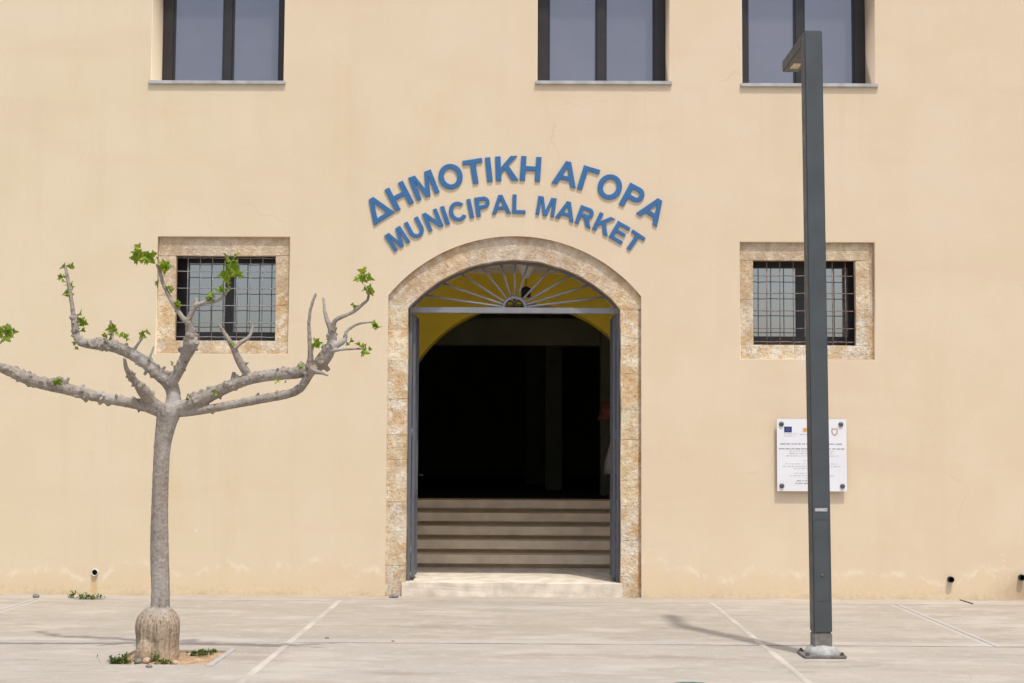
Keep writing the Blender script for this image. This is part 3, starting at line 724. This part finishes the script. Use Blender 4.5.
# ---------------------------------------------------------------- raised letters
S_ = 155.0
def stroke_ring(cx, cy, rx, ry, a0, a1, n): return [(cx + rx * math.cos(a0 + (a1 - a0) * i / n), cy + ry * math.sin(a0 + (a1 - a0) * i / n)) for i in range(n + 1)]
H = 716.0; PI = math.pi
def bowl(x0, x1, zb, zt_, s):
    """outer and inner outline of a P/R bowl: stem side open at x0"""
    r = (zt_ - zb) / 2; cx = x1 - r
    o = [(x0, zb), (cx, zb)] + stroke_ring(cx, zb + r, r, r, -PI / 2, PI / 2, 16) + [(cx, zt_), (x0, zt_)]
    ri = r - s * .86
    i = [(x0 + s, zb + r - ri), (cx, zb + r - ri)] + stroke_ring(cx, zb + r, ri * 1.0, ri, -PI / 2, PI / 2, 14) + [(cx, zb + r + ri), (x0 + s, zb + r + ri)]
    return o, i
s = S_
GL = {
 'I': (278, [[(62, 0), (62 + s, 0), (62 + s, H), (62, H)]]),
 'H': (722, [[(66, 0), (66 + s, 0), (66 + s, 302), (656 - s, 302), (656 - s, 0), (656, 0), (656, H), (656 - s, H), (656 - s, 430), (66 + s, 430), (66 + s, H), (66, H)]]),
 'T': (611, [[(228, 0), (228 + s, 0), (228 + s, H - 128), (592, H - 128), (592, H), (19, H), (19, H - 128), (228, H - 128)]]),
 'L': (611, [[(72, 0), (572, 0), (572, 128), (72 + s, 128), (72 + s, H), (72, H)]]),
 'Γ': (580, [[(66, 0), (66 + s, 0), (66 + s, H - 128), (560, H - 128), (560, H), (66, H)]]),
 'E': (667, [[(70, 0), (618, 0), (618, 126), (70 + s, 126), (70 + s, 300), (575, 300), (575, 422), (70 + s, 422), (70 + s, H - 126), (602, H - 126), (602, H), (70, H)]]),
 'A': (722, [[(4, 0), (162, 0), (222, 163), (502, 163), (565, 0), (722, 0), (440, H), (284, H)], [(266, 286), (458, 286), (362, 548)]]),
 'Δ': (720, [[(4, 0), (716, 0), (440, H), (284, H)], [(206, 124), (516, 124), (362, 552)]]),
 'M': (833, [[(66, 0), (66 + s - 14, 0), (66 + s - 14, 560), (346, 0), (486, 0), (767 - s + 14, 560), (767 - s + 14, 0), (767, 0), (767, H), (560, H), (416, 226), (272, H), (66, H)]]),
 'N': (722, [[(66, 0), (66 + s - 14, 0), (66 + s - 14, 467), (500, 0), (654, 0), (654, H), (654 - s + 14, H), (654 - s + 14, 238), (214, H), (66, H)]]),
 'K': (722, [[(70, 0), (70 + s, 0), (70 + s, 216), (340, 338), (525, 0), (722, 0), (438, 446), (708, H), (512, H), (70 + s, 398), (70 + s, H), (70, H)]]),
 'O': (778, [stroke_ring(389, H / 2, 350, 370, 0, 2 * PI, 40)[:-1], stroke_ring(389, H / 2, 350 - s, 370 - s * .87, 0, 2 * PI, 36)[:-1]]),
}
o_, i_ = bowl(70, 622, 270, H, s)
GL['P'] = (667, [[(70, 0), (70 + s, 0), (70 + s, 270)] + o_[1:-1] + [(70, H)], i_])
o_, i_ = bowl(70, 640, 300, H, s)
GL['R'] = (722, [[(70, 0), (70 + s, 0), (70 + s, 300), (330, 300), (525, 0), (712, 0), (520, 318)] + o_[6:-1] + [(70, H)], i_])
uo = [(66, H)] + [(66, 300)] + stroke_ring(357, 282, 291, 294, PI, 2 * PI, 24) + [(648, 300), (648, H), (648 - s, H), (648 - s, 300)] + stroke_ring(357, 282, 291 - s, 294 - s * .85, 2 * PI, PI, 20) + [(66 + s, 300), (66 + s, H)]
GL['U'] = (722, [uo])
GL['C'] = (722, [stroke_ring(375, H / 2, 335, 370, R(38), R(322), 36) + stroke_ring(375, H / 2, 335 - s, 370 - s * .85, R(318), R(42), 32)])
GL['Η'] = GL['H']; GL['Μ'] = GL['M']; GL['Ο'] = GL['O']; GL['Τ'] = GL['T']; GL['Ι'] = GL['I']; GL['Κ'] = GL['K']; GL['Α'] = GL['A']; GL['Ρ'] = GL['P']
def arc_sign(name, text, label, cpx, apex_py, r_px, cap_px, half_deg):
    c0 = at(cpx, apex_py, -.02); r = r_px * .01; cz = c0.z - r; cap = cap_px * .01
    root = thing(name, (c0.x, -.0, c0.z), label, 'sign')
    sc_ = cap / H; adv = [(GL[ch][0] if ch != ' ' else 330) * sc_ for ch in text]
    total = sum(adv); avail = 2 * R(half_deg) * r; sp = (avail - total) / (len(text) - 1)
    u = -avail / 2
    for ch, ad in zip(text, adv):
        if ch != ' ':
            um = u + ad / 2; th = um / r
            me = flat_shape([[((x * sc_ - ad / 2), z * sc_) for x, z in lp] for lp in GL[ch][1]], .016, .0022, 1)
            ct, sn = math.cos(th), math.sin(th)
            for v in me.vertices:
                x, y, z = v.co; rr = r + z
                v.co = Vector((c0.x + x * ct + rr * sn, y - .0165, cz - x * sn + rr * ct))
            lt = link('letter', me, 'blue', root); 
        u += ad + sp
    return root
arc_sign('letter_sign', 'ΔΗΜΟΤΙΚΗ ΑΓΟΡΑ', 'arched row of larger blue Greek letters ΔΗΜΟΤΙΚΗ ΑΓΟΡΑ on the cream wall, the upper row', 515.5, 180.3, 240, 25.0, 36.4)
arc_sign('letter_sign', 'MUNICIPAL MARKET', 'arched row of smaller blue letters MUNICIPAL MARKET just above the stone arch', 514.3, 213.3, 202.5, 19.3, 36.9)

# ---------------------------------------------------------------- notice plaque
pl0 = at(777.3, 491.2, -.05); pl1 = at(846.3, 419.3, -.05)
X0, X1, Z0, Z1 = pl0.x, pl1.x, pl0.z, pl1.z; PW, PH = X1 - X0, Z1 - Z0
plq = thing('notice_plaque', ((X0 + X1) / 2, 0, Z0), 'square white notice plaque on four steel studs behind the lamp post', 'plaque')
obj('board', B(X0, X1, -.050, -.040, Z0, Z1), 'white', plq, bevel=.0015)
for u, v_ in ((.065, .075), (.935, .075), (.065, .93), (.92, .93)):
    bm = bmesh.new(); lathe(bm, [(.011, 0), (.011, .052), (.024, .0525), (.024, .060), (.017, .065)], (0, 0, 0), 20)
    for q in bm.verts: q.co = Vector((X0 + PW * u + q.co.x, -q.co.z, Z0 + PH * v_ + q.co.y))
    obj('stud', bm, 'steel', plq, smooth=True)
def pr(u0, u1, v0, v1, lift=.0): 
    bm = bmesh.new(); box(bm, X0 + PW * u0, X0 + PW * u1, -.0515 - lift, -.0502, Z0 + PH * (1 - v1), Z0 + PH * (1 - v0)); return bm
fl = obj('flag_emblem', pr(.105, .215, .105, .185), 'flag', plq)
bm = bmesh.new()
for k in range(12):
    a = k * PI / 6; cx, cz = X0 + PW * .16 + .0155 * math.sin(a), Z0 + PH * .855 + .0155 * math.cos(a)
    box(bm, cx - .0016, cx + .0016, -.0525, -.0516, cz - .0016, cz + .0016)
obj('star_ring', bm, 'yellow', fl)
bm = bmesh.new(); lathe(bm, [(.022, 0), (.022, .0015)], (0, 0, 0), 16)
for q in bm.verts: q.co = Vector((X0 + PW * .405 + q.co.x, -.0502 - q.co.z, Z0 + PH * .85 + q.co.y))
obj('round_emblem', bm, 'orange', plq)
sh = [(-.03, .035), (.03, .035), (.034, .0), (.022, -.028), (0, -.042), (-.022, -.028), (-.034, 0)]
me = flat_shape([[(X0 + PW * .83 + x, Z0 + PH * .825 + z) for x, z in sh], [(X0 + PW * .83 + x * .62, Z0 + PH * .825 + z * .62) for x, z in sh]], .0014)
for q in me.vertices: q.co.y -= .0518
link('crest', me, 'crest', plq)
rows = [(.205, .105, .30, 'ink2', .010), (.235, .105, .28, 'ink2', .008), (.215, .33, .48, 'ink', .008), (.345, .05, .95, 'ink', .017), (.412, .03, .97, 'ink', .017), (.445, .18, .82, 'ink2', .012), (.475, .18, .82, 'ink2', .012), (.51, .13, .88, 'ink2', .013),
        (.575, .38, .62, 'ink2', .010), (.62, .12, .88, 'ink2', .010), (.655, .08, .92, 'ink2', .015), (.685, .24, .76, 'ink2', .010), (.75, .25, .75, 'ink2', .010), (.785, .18, .84, 'ink2', .012), (.82, .40, .58, 'ink2', .009), (.855, .28, .70, 'ink', .013), (.89, .26, .72, 'ink', .013)]
for v_, u0, u1, mt, h in rows:
    bm = bmesh.new(); u = u0
    while u < u1:
        wv = random.uniform(.018, .085); e = min(u + wv, u1); hh = h * random.uniform(.75, 1.1)
        k = u
        while k < e - .006:      # letter-sized strokes: too small to be read in the photo
            kw = random.uniform(.007, .012); box(bm, X0 + PW * k, X0 + PW * min(k + kw, e), -.0513, -.0502, Z0 + PH * (1 - v_) - hh * .5 * .72, Z0 + PH * (1 - v_) + hh * .5 * .72); k += kw + .0035
        u = e + .012
    obj('text_line', bm, mt, plq)

# ---------------------------------------------------------------- lamp post
lb = ground(821.5, 656.0); lb.z = 0; PWD = .134; LH = at(812, 33, lb.y).z
lam = thing('street_lamp', lb, 'square slate grey lamp post with a short arm at its top, bolted to the pavement', 'street lamp')
def lbx(x0, x1, y0, y1, z0, z1): return B(lb.x + x0, lb.x + x1, lb.y + y0, lb.y + y1, z0, z1)
h = PWD / 2
obj('pole', lbx(-h, h, -h, h, .170, LH), 'lamp', lam, bevel=.008)
obj('pole_foot', lbx(-h + .001, h - .001, -h + .001, h - .001, .02, .1695), 'galv', lam, bevel=.008)
bp = obj('base_plate', lbx(-.150, .150, -.150, .150, .003, .020), 'galv', lam, bevel=.004)
bm = bmesh.new(); 
bmesh.ops.create_uvsphere(bm, u_segments=36, v_segments=18, radius=1)
bmesh.ops.delete(bm, geom=[v for v in bm.verts if v.co.z < -.05], context='VERTS')
for v in bm.verts: v.co = Vector((lb.x + v.co.x * .122, lb.y + v.co.y * .122, .021 + v.co.z * .075))
obj('collar', bm, 'galvlight', lam, smooth=True)
for sx in (-1, 1):
    for sy in (-1, 1):
        bm = bmesh.new(); lathe(bm, [(.017, 0), (.017, .012), (.010, .0125), (.010, .022)], (lb.x + sx * .122, lb.y + sy * .122, .020), 6); obj('bolt', bm, 'steel', lam)
AL = .74
arm = obj('arm', lbx(-h, h, h + .001, h + AL, LH - .088, LH), 'lamp', lam, bevel=.006)
obj('lamp_lens', lbx(-h + .035, h - .035, h + .46, h + AL - .12, LH - .0905, LH - .0875), 'lens', arm)
zz = lambda py: at(821, py, lb.y).z
bm = lbx(-.045, .045, -h - .0025, -h - .0005, zz(511), zz(507.8)); obj('sticker', bm, 'sticker', lam)
z1, z0 = zz(519), zz(600)
me = flat_shape([rect(lb.x - .052, lb.x + .052, z0, z1), rect(lb.x - .0502, lb.x + .0502, z0 + .0018, z1 - .0018)], .002)
for v in me.vertices: v.co.y += lb.y - h - .002
pd = link('access_door', me, 'lamp', lam)
bm = bmesh.new(); lathe(bm, [(.010, 0), (.010, .004), (.006, .006)], (0, 0, 0), 12)
for q in bm.verts: q.co = Vector((lb.x + q.co.x, lb.y - h - .0005 - q.co.z, zz(574.5) + q.co.y))
obj('lock', bm, 'steel', pd)

lam.rotation_euler = (0, R(-.42), R(.6))

# ---------------------------------------------------------------- pollarded tree
TY = -4.35
tb = at(157.5, 656, TY); tb.z = -.02
tree = thing('pollarded_tree', tb, 'bare pollarded young tree with a swollen trunk base and a few fresh green leaves', 'tree')
SC = (15 + TY) / FPX        # metres per pixel at the trunk
def path(pts, y0=0.0, y1=0.0):
    n = len(pts); out = []
    for i, (px, py, wd) in enumerate(pts):
        t = i / max(1, n - 1); out.append((at(px, py, TY + y0 + (y1 - y0) * t), wd * .5 * SC))
    return out
def smooth_path(pr_, sub=5):
    P = [p for p, r in pr_]; Rr = [r for p, r in pr_]; out = []; n = len(P)
    for i in range(n - 1):
        p0, p1, p2, p3 = P[max(i - 1, 0)], P[i], P[i + 1], P[min(i + 2, n - 1)]
        for k in range(sub):
            t = k / sub
            q = .5 * ((2 * p1) + (p2 - p0) * t + (2 * p0 - 5 * p1 + 4 * p2 - p3) * t * t + (3 * p1 - p0 - 3 * p2 + p3) * t ** 3)
            out.append((q, Rr[i] + (Rr[i + 1] - Rr[i]) * t))
    out.append((P[-1], Rr[-1])); return out
limbs = [
 (path([(158, 662, 26), (160, 612, 19), (160.5, 590, 18), (160, 570, 18.5), (159.5, 545, 18.2), (159.5, 520, 17), (160, 498, 16.3), (161, 470, 16), (162.5, 445, 16.5), (166, 425, 20), (169, 412, 25), (171, 405, 22)]), 0, 0),
 (path([(165, 413, 14), (152, 408, 12.5), (140, 405, 10.5), (126, 402, 10.5), (97, 396.5, 10.5), (67, 389, 12), (44, 384, 11.5), (26, 378, 12), (10, 371, 11), (-3, 366, 9), (-28, 356, 7)], 0, -.25), 1, 1.0),
 (path([(172, 412, 19), (173.5, 396, 14), (170, 384, 15), (158, 373.5, 13), (148, 365, 12), (137.6, 357.5, 12), (117, 347.5, 12), (97, 344.5, 11), (82, 342.5, 9), (76.5, 336, 8), (74.5, 322, 7), (72.8, 310, 4.5), (69, 286, 4), (65, 265, 3.2)], 0, .25), 1, .7),
 (path([(170, 384, 13), (176, 376, 11), (184, 360, 10.5), (188.5, 350, 13), (190, 343, 14), (190.5, 332, 10), (188, 321, 7)], .0, -.15), 1, .6),
 (path([(188, 322, 6), (183, 318, 5), (173, 303, 4.5), (164, 285.6, 4), (159.6, 271, 3.4), (156.7, 263.7, 3)], -.15, -.2), 0, 0),
 (path([(188, 322, 6.5), (192, 312, 5.5), (196, 306, 5.5), (203, 303, 4.5), (212, 302, 3.6), (222, 298, 3), (230, 286, 2.6)], -.15, -.22), 0, 0),
 (path([(196, 307, 4.5), (196, 302, 4), (195.5, 298, 4)], -.16, -.16), 0, 0),
 (path([(162, 410, 13), (150, 400, 12), (143.5, 391, 13), (137, 383.5, 8), (130, 375, 6), (126, 367, 4.5), (124.5, 358, 3)], 0, -.35), 1, .8),
 (path([(172, 410, 16), (186, 406, 14), (203.4, 398.6, 14), (224, 388.5, 12), (247.4, 379.6, 11.5), (268, 375.5, 11.5), (291, 373.5, 11.5), (309, 370, 13), (322, 362, 13), (330, 349, 11), (332, 338, 8), (333, 326, 6)], 0, -.30), 1, 1.0),
 (path([(172, 411, 14), (191.7, 411.5, 9), (212, 408.5, 8.5), (235.6, 404, 8.5), (265, 398.4, 9), (288, 394, 8.5), (300, 388, 9), (308, 377, 8), (314, 368, 9)], 0, -.28), 1, .35),
 (path([(249, 379, 8), (246, 372, 9), (241.5, 364.7, 8.5), (236, 354, 7), (232.5, 346, 6), (224, 332.5, 3.6), (218, 323.7, 2.6)], -.1, -.2), 1, .4),
 (path([(234, 349, 5), (240, 343, 4.5), (248, 338, 4), (251, 333, 3), (253, 323.7, 2.2)], -.18, -.1), 0, 0),
 (path([(309, 368, 8), (310.5, 357, 6), (309.5, 338, 4), (309, 321, 3.4), (311.5, 306, 3), (316, 293, 2.6)], -.25, -.3), 0, 0),
 (path([(332, 332, 6), (327, 320, 4.5), (324.5, 309, 3), (323.5, 297, 2.4)], -.30, -.28), 0, 0),
 (path([(333, 330, 6), (336, 320, 4.5), (353, 312, 3.6), (363, 304, 3.2), (368, 299, 2.8), (369, 287, 2.2)], -.30, -.36), 0, 0),
 (path([(331, 347, 8), (340, 343, 7), (345, 339, 5), (347, 331, 3), (358.7, 324, 2.4), (374, 322, 1.9)], -.29, -.2), 0, 0),
 (path([(331, 351, 5), (342, 349.5, 2.6), (355.7, 348.8, 2), (366, 348.6, 1.8)], -.29, -.38), 0, 0),
 (path([(316, 372, 5), (322, 373, 3.5), (328, 375.5, 2)], -.29, -.34), 0, 0),
 (path([(112, 346, 5), (111.5, 333, 3.4), (110.5, 320, 2.4)], .13, .13), 0, 0),
 (path([(133, 352, 4), (138, 344, 3), (143, 337, 2.4)], .1, .08), 0, 0),
 (path([(147, 362, 4), (151, 354, 2.6), (154, 346, 2)], .08, .08), 0, 0),
 (path([(-22, 358, 5), (-8, 350, 3.4), (2, 341, 2.4), (7, 335, 1.8)], -.24, -.2), 0, 0),
]
bm = bmesh.new()
for pth, knob, amt in limbs:
    sp = smooth_path(pth, 6)
    tube(bm, [p for p, r in sp], [max(r, .0072) for p, r in sp], 12)
    if knob:
        L = len(sp)
        for i in range(L):
            p, r = sp[i]
            if i < L * .12: continue
            k = int(amt * (5.5 if noise.noise((i * .33, L, 3.1)) > .05 else .8) + random.random())
            for _ in range(k):
                d = Vector((random.gauss(0, 1), random.gauss(0, 1), random.gauss(0.35, 1))).normalized()
                big = random.random() < .25
                rr = r * random.uniform(.28, .55) * (1.3 if big else 1)
                if r < .02: continue
                c = p + d * r * random.uniform(.7, 1.05)
                if random.random() < .5:      # blunt broken spur
                    e = c + (d + Vector((random.gauss(0, .35), random.gauss(0, .35), random.gauss(0.1, .35)))) * rr * random.uniform(.6, 1.7)
                    tube(bm, [p, c, e], [rr * .9, rr * .75, max(.0075, rr * random.uniform(.35, .65))], 7)
                else:
                    res = bmesh.ops.create_icosphere(bm, subdivisions=2, radius=rr)
                    ax = Vector((random.gauss(0, 1), random.gauss(0, 1), random.gauss(0, 1))).normalized()
                    for v in res['verts']:
                        q = v.co * (1 + .55 * noise.noise(v.co * 70 + c * 9))
                        v.co = q + ax * q.dot(ax) * .6 + c
# swollen base
c = at(157, 656, TY); c.z = -.03
def wob(u, z): return 1 + .05 * noise.noise((math.cos(u * 6.283) * 2, math.sin(u * 6.283) * 2, z * 6)) + .012 * math.sin(u * 6.283 * 23 + 3 * noise.noise((u * 8, z * 3, 0)))
lathe(bm, [(.152, 0), (.150, .04), (.146, .09), (.148, .14), (.154, .19), (.157, .23), (.155, .26), (.148, .288), (.134, .314), (.114, .336), (.092, .355), (.070, .368), (.03, .374)], c, 64, wob)
# root lobe on the near side
res = bmesh.ops.create_uvsphere(bm, u_segments=24, v_segments=14, radius=1)
for v in res['verts']: v.co = Vector((c.x - .045 + v.co.x * .080, c.y - .100 + v.co.y * .075, .02 + v.co.z * .13))
me = bpy.data.meshes.new('trunk_src'); bm.to_mesh(me); bm.free()
o = bpy.data.objects.new('trunk_src', me); COL.objects.link(o)
md = o.modifiers.new('r', 'REMESH'); md.mode = 'VOXEL'; md.voxel_size = .0052; md.use_smooth_shade = True
md = o.modifiers.new('s', 'SMOOTH'); md.factor = .5; md.iterations = 1
tx = bpy.data.textures.new('bark_relief', 'CLOUDS'); tx.noise_scale = .022; tx.noise_depth = 3
md = o.modifiers.new('d', 'DISPLACE'); md.texture = tx; md.strength = .0065; md.mid_level = .5; md.texture_coords = 'GLOBAL'
dg = bpy.context.evaluated_depsgraph_get(); dg.update()
me2 = bpy.data.meshes.new_from_object(o.evaluated_get(dg)); bpy.data.objects.remove(o)
me2.materials.clear()
link('trunk', me2, 'bark', tree, smooth=True)

LEAF = [(0, 0), (.16, -.10), (.40, -.06), (.33, .10), (.62, .14), (.86, .30), (.60, .36), (.72, .55), (.44, .52), (.30, .60), (.22, .82), (0, 1.12)]
LEAF = LEAF + [(-x, y) for x, y in LEAF[-2:0:-1]]
def add_leaf(bm, base, dirv, size, lay):
    d = dirv.normalized(); ref = Vector((random.uniform(-1, 1), random.uniform(-1, 1), random.uniform(-.3, 1)))
    sd_ = d.cross(ref).normalized(); nn = sd_.cross(d)
    tc = random.uniform(.55, 1.2); hue = random.uniform(-.12, .18)
    fold = random.uniform(.1, .55); droop = random.uniform(.2, 1.1)
    def P(x, y):
        z = abs(x) * fold - droop * y * y * .5 + random.uniform(-.04, .04)
        return base + (sd_ * x + d * y + nn * z) * size
    cen = bm.verts.new(P(0, .28)); vs = [bm.verts.new(P(x, y)) for x, y in LEAF]
    for k in range(len(vs)):
        f = bm.faces.new((cen, vs[k], vs[(k + 1) % len(vs)]))
        for l in f.loops: l[lay] = (tc * (1 + hue), tc, tc * (1 - hue), 1)
def cluster(px, py, y, n, size, spread, stem=None, mat='leaf', parent=tree):
    bm = bmesh.new(); lay = bm.loops.layers.float_color.new('tint')
    c = at(px, py, y)
    for i in range(n):
        off = Vector((random.gauss(0, 1), random.gauss(0, 1), random.gauss(0, 1))) * spread * .5
        dv = Vector((random.gauss(0, 1), random.gauss(0, .8), random.gauss(-.1, .8))) + off * 8
        add_leaf(bm, c + off, dv, size * random.uniform(.55, 1.1), lay)
        p2 = c + off
        if stem is not None and i < 3:
            pass
    me = bpy.data.meshes.new('leaf_cluster'); bm.to_mesh(me); bm.free()
    return link('leaf_cluster', me, mat, parent)
u = SC
for px, py, dy, n, size, sp in (
    (142, 255, -.22, 9, 11, 7), (152, 256, -.20, 3, 7, 4), (156, 261, -.2, 3, 6, 3), (166, 268, -.18, 5, 8, 4), (158, 283, -.18, 3, 5, 2), (170, 289, -.19, 4, 6, 3), (178, 304, -.17, 4, 6, 3),
    (232, 266, -.23, 9, 11, 7), (238, 272, -.25, 6, 10, 5), (226, 276, -.22, 5, 8, 5), (229, 285, -.22, 4, 6, 3), (222, 290, -.22, 5, 6, 4), (214, 296, -.21, 5, 5.5, 4), (208, 299, -.2, 3, 5, 2),
    (69, 267, .24, 5, 6, 4), (63, 277, .24, 4, 6, 3), (71, 286, .24, 4, 6, 3), (68, 294, .23, 5, 6, 4), (79, 317, .22, 3, 6, 3), (84, 324, .22, 6, 7, 5), (80, 330, .21, 4, 6, 4), (77, 346, .2, 2, 4, 2),
    (113, 328, .13, 4, 6, 3), (111, 337, .12, 6, 7, 5), (117, 335, .12, 3, 6, 4), (126, 338, .1, 3, 5, 2), (143.5, 333, .08, 6, 6.5, 3.5), (57, 382, -.2, 4, 6, 2.5),
    (7, 331, -.2, 7, 7, 4.5), (12, 334, -.2, 3, 6, 3), (1, 332, -.22, 3, 6, 3),
    (363, 278, -.37, 7, 8, 5), (369, 289, -.36, 4, 6, 3), (372, 292, -.36, 3, 5, 3), (365, 291, -.36, 3, 5, 3), (354, 306, -.33, 3, 5, 2.5), (377, 325, -.2, 5, 7, 3), (363, 347, -.38, 6, 6.5, 4), (350, 341, -.28, 3, 4.5, 2),
    (315, 343, -.3, 5, 6.5, 3.5), (304, 366, -.33, 3, 4, 2.5), (277, 382, -.28, 3, 3.5, 2), (286, 381, -.27, 2, 3, 2), (215, 391, -.12, 4, 3.5, 3.5), (187, 398, -.1, 3, 3.5, 1.5), (172, 363, -.1, 2, 3, 1.5), (232, 343, -.2, 2, 3, 1.5)):
    cluster(px, py, TY + dy, n, size * u, sp * u)

# ---------------------------------------------------------------- weeds, stones, cover
def weed(px, py, w_px, h_px, n, label, name='weed'):
    g = ground(px, py); base = g.copy(); base.z = -.015 if (PX0 < g.x < PX1 and PY0 < g.y < PY1) else 0
    sc_ = (15 + g.y) / FPX; bm = bmesh.new(); lay = bm.loops.layers.float_color.new('tint')
    for i in range(n):
        o_ = Vector((random.gauss(0, .28) * w_px * sc_, random.gauss(0, .22) * min(w_px, 14) * sc_, 0)); hh = h_px * sc_ * random.uniform(.25, 1)
        b0 = base + o_; tip = b0 + Vector((random.gauss(0, .35) * hh, random.gauss(0, .35) * hh, hh))
        vs = None; tw = .0016
        t = random.uniform(.8, 1.2)
        a = [bm.verts.new(b0 + Vector((-tw, 0, 0))), bm.verts.new(b0 + Vector((tw, 0, 0))), bm.verts.new(tip)]
        f = bm.faces.new(a)
        for l in f.loops: l[lay] = (t, t, t, 1)
        for k in range(random.randint(2, 4)):
            q = b0.lerp(tip, random.uniform(.3, 1)); dv = Vector((random.gauss(0, 1), random.gauss(0, 1), random.gauss(.5, .6)))
            L = random.uniform(2.0, 4.2) * sc_; d = dv.normalized(); sd_ = d.cross(Vector((.3, .2, 1))).normalized() * L * .28
            vv = [bm.verts.new(q), bm.verts.new(q + d * L * .5 + sd_), bm.verts.new(q + d * L), bm.verts.new(q + d * L * .5 - sd_)]
            f = bm.faces.new(vv); tt = random.uniform(.65, 1.35)
            for l in f.loops: l[lay] = (tt * random.uniform(.9, 1.3), tt, tt, 1)
    me = bpy.data.meshes.new(name); bm.to_mesh(me); bm.free()
    o = link(name, me, 'weed', loc=base); tag(o, label, 'weed', 'weeds growing from cracks and soil'); return o
weed(71, 598, 6, 8, 16, 'thin upright weed at the foot of the wall under the white drain pipe')
weed(91, 599, 24, 5, 60, 'low spreading weed at the wall foot, right of the thin upright weed')
weed(119, 662, 20, 11, 95, 'leafy dark green weed at the left corner of the tree pit')
weed(155, 660, 8, 11, 26, 'small upright weed in front of the swollen trunk base')
weed(164, 662, 15, 4, 40, 'flat weed patch beside the small upright weed at the trunk base')
weed(200, 652.5, 20, 4, 60, 'low weed at the right side of the tree pit soil')
weed(213, 651, 8, 4, 22, 'smallest weed at the back right corner of the tree pit soil')
def stone(px, py, wpx, mt, label):
    g = ground(px, py); g.z = -.02 if (PX0 < g.x < PX1 and PY0 < g.y < PY1) else 0
    r_ = wpx / 2 * (15 + g.y) / FPX; bm = bmesh.new(); bmesh.ops.create_icosphere(bm, subdivisions=3, radius=1)
    sx, sy, sz = random.uniform(.9, 1.1), random.uniform(.7, 1), random.uniform(.5, .75); seed = Vector((px, py, 0))
    for v in bm.verts:
        k = 1 + .28 * noise.noise(v.co * 1.3 + seed) + .1 * noise.noise(v.co * 3.1 + seed)
        v.co = Vector((g.x + v.co.x * r_ * sx * k, g.y + v.co.y * r_ * sy * k, g.z + r_ * sz * .55 + v.co.z * r_ * sz * k))
    tag(obj('stone', bm, mt, loc=g, smooth=True), label, 'stone', 'loose stones')
stone(149, 667.5, 6, 'pebble', 'small grey stone lying just outside the front edge of the tree pit')
stone(138, 660, 8, 'pebble', 'dark grey stone in the soil left of the trunk base')
stone(147, 659.5, 10, 'pebble2', 'tan stone in the soil against the front of the trunk base')
stone(174, 661, 8, 'pebble2', 'pale tan stone in the soil right of the flat weed patch')
stone(127, 658, 5, 'pebble2', 'smallest tan stone at the left of the pit soil')
stone(36, 597.6, 7, 'pebble', 'dark stone on the pavement by the wall at far left')
stone(394, 597.6, 9, 'pebble', 'grey stone lump at the foot of the left door jamb')
stone(327, 638.5, 4, 'pebble', 'tiny dark pebble on the joint beside the left mortar strip')
stone(393, 641.5, 3, 'pebble', 'tiny pebble on the pavement joint in front of the doorway')
gv = ground(692, 687.5); gv.z = 0
vc = thing('valve_cover', gv, 'round faded green valve cover set in the pavement at the bottom edge', 'cover')
bm = bmesh.new(); lathe(bm, [(.135, 0), (.135, .012), (.130, .016), (.108, .016)], gv, 40); obj('rim', bm, 'valve', vc)
bm = bmesh.new(); lathe(bm, [(.106, 0.001), (.106, .0175), (.1, .019), (.02, .020)], gv, 40)
for k in range(6):
    a = k * PI / 3 + .3; box(bm, gv.x + .065 * math.cos(a) - .012, gv.x + .065 * math.cos(a) + .012, gv.y + .065 * math.sin(a) - .012, gv.y + .065 * math.sin(a) + .012, .0188, .024)
obj('lid', bm, 'valve', vc)
# short dark rod lying at the wall foot
a, b_ = ground(960, 600.3), ground(973, 604.3); bm = bmesh.new(); tube(bm, [(a.x, a.y, .006), (b_.x, b_.y, .006)], [.005, .005], 8)
tag(obj('metal_rod', bm, 'steel', loc=(a.x, a.y, 0), smooth=True), 'short dark rod lying on the pavement below the black drain pipe', 'rod')
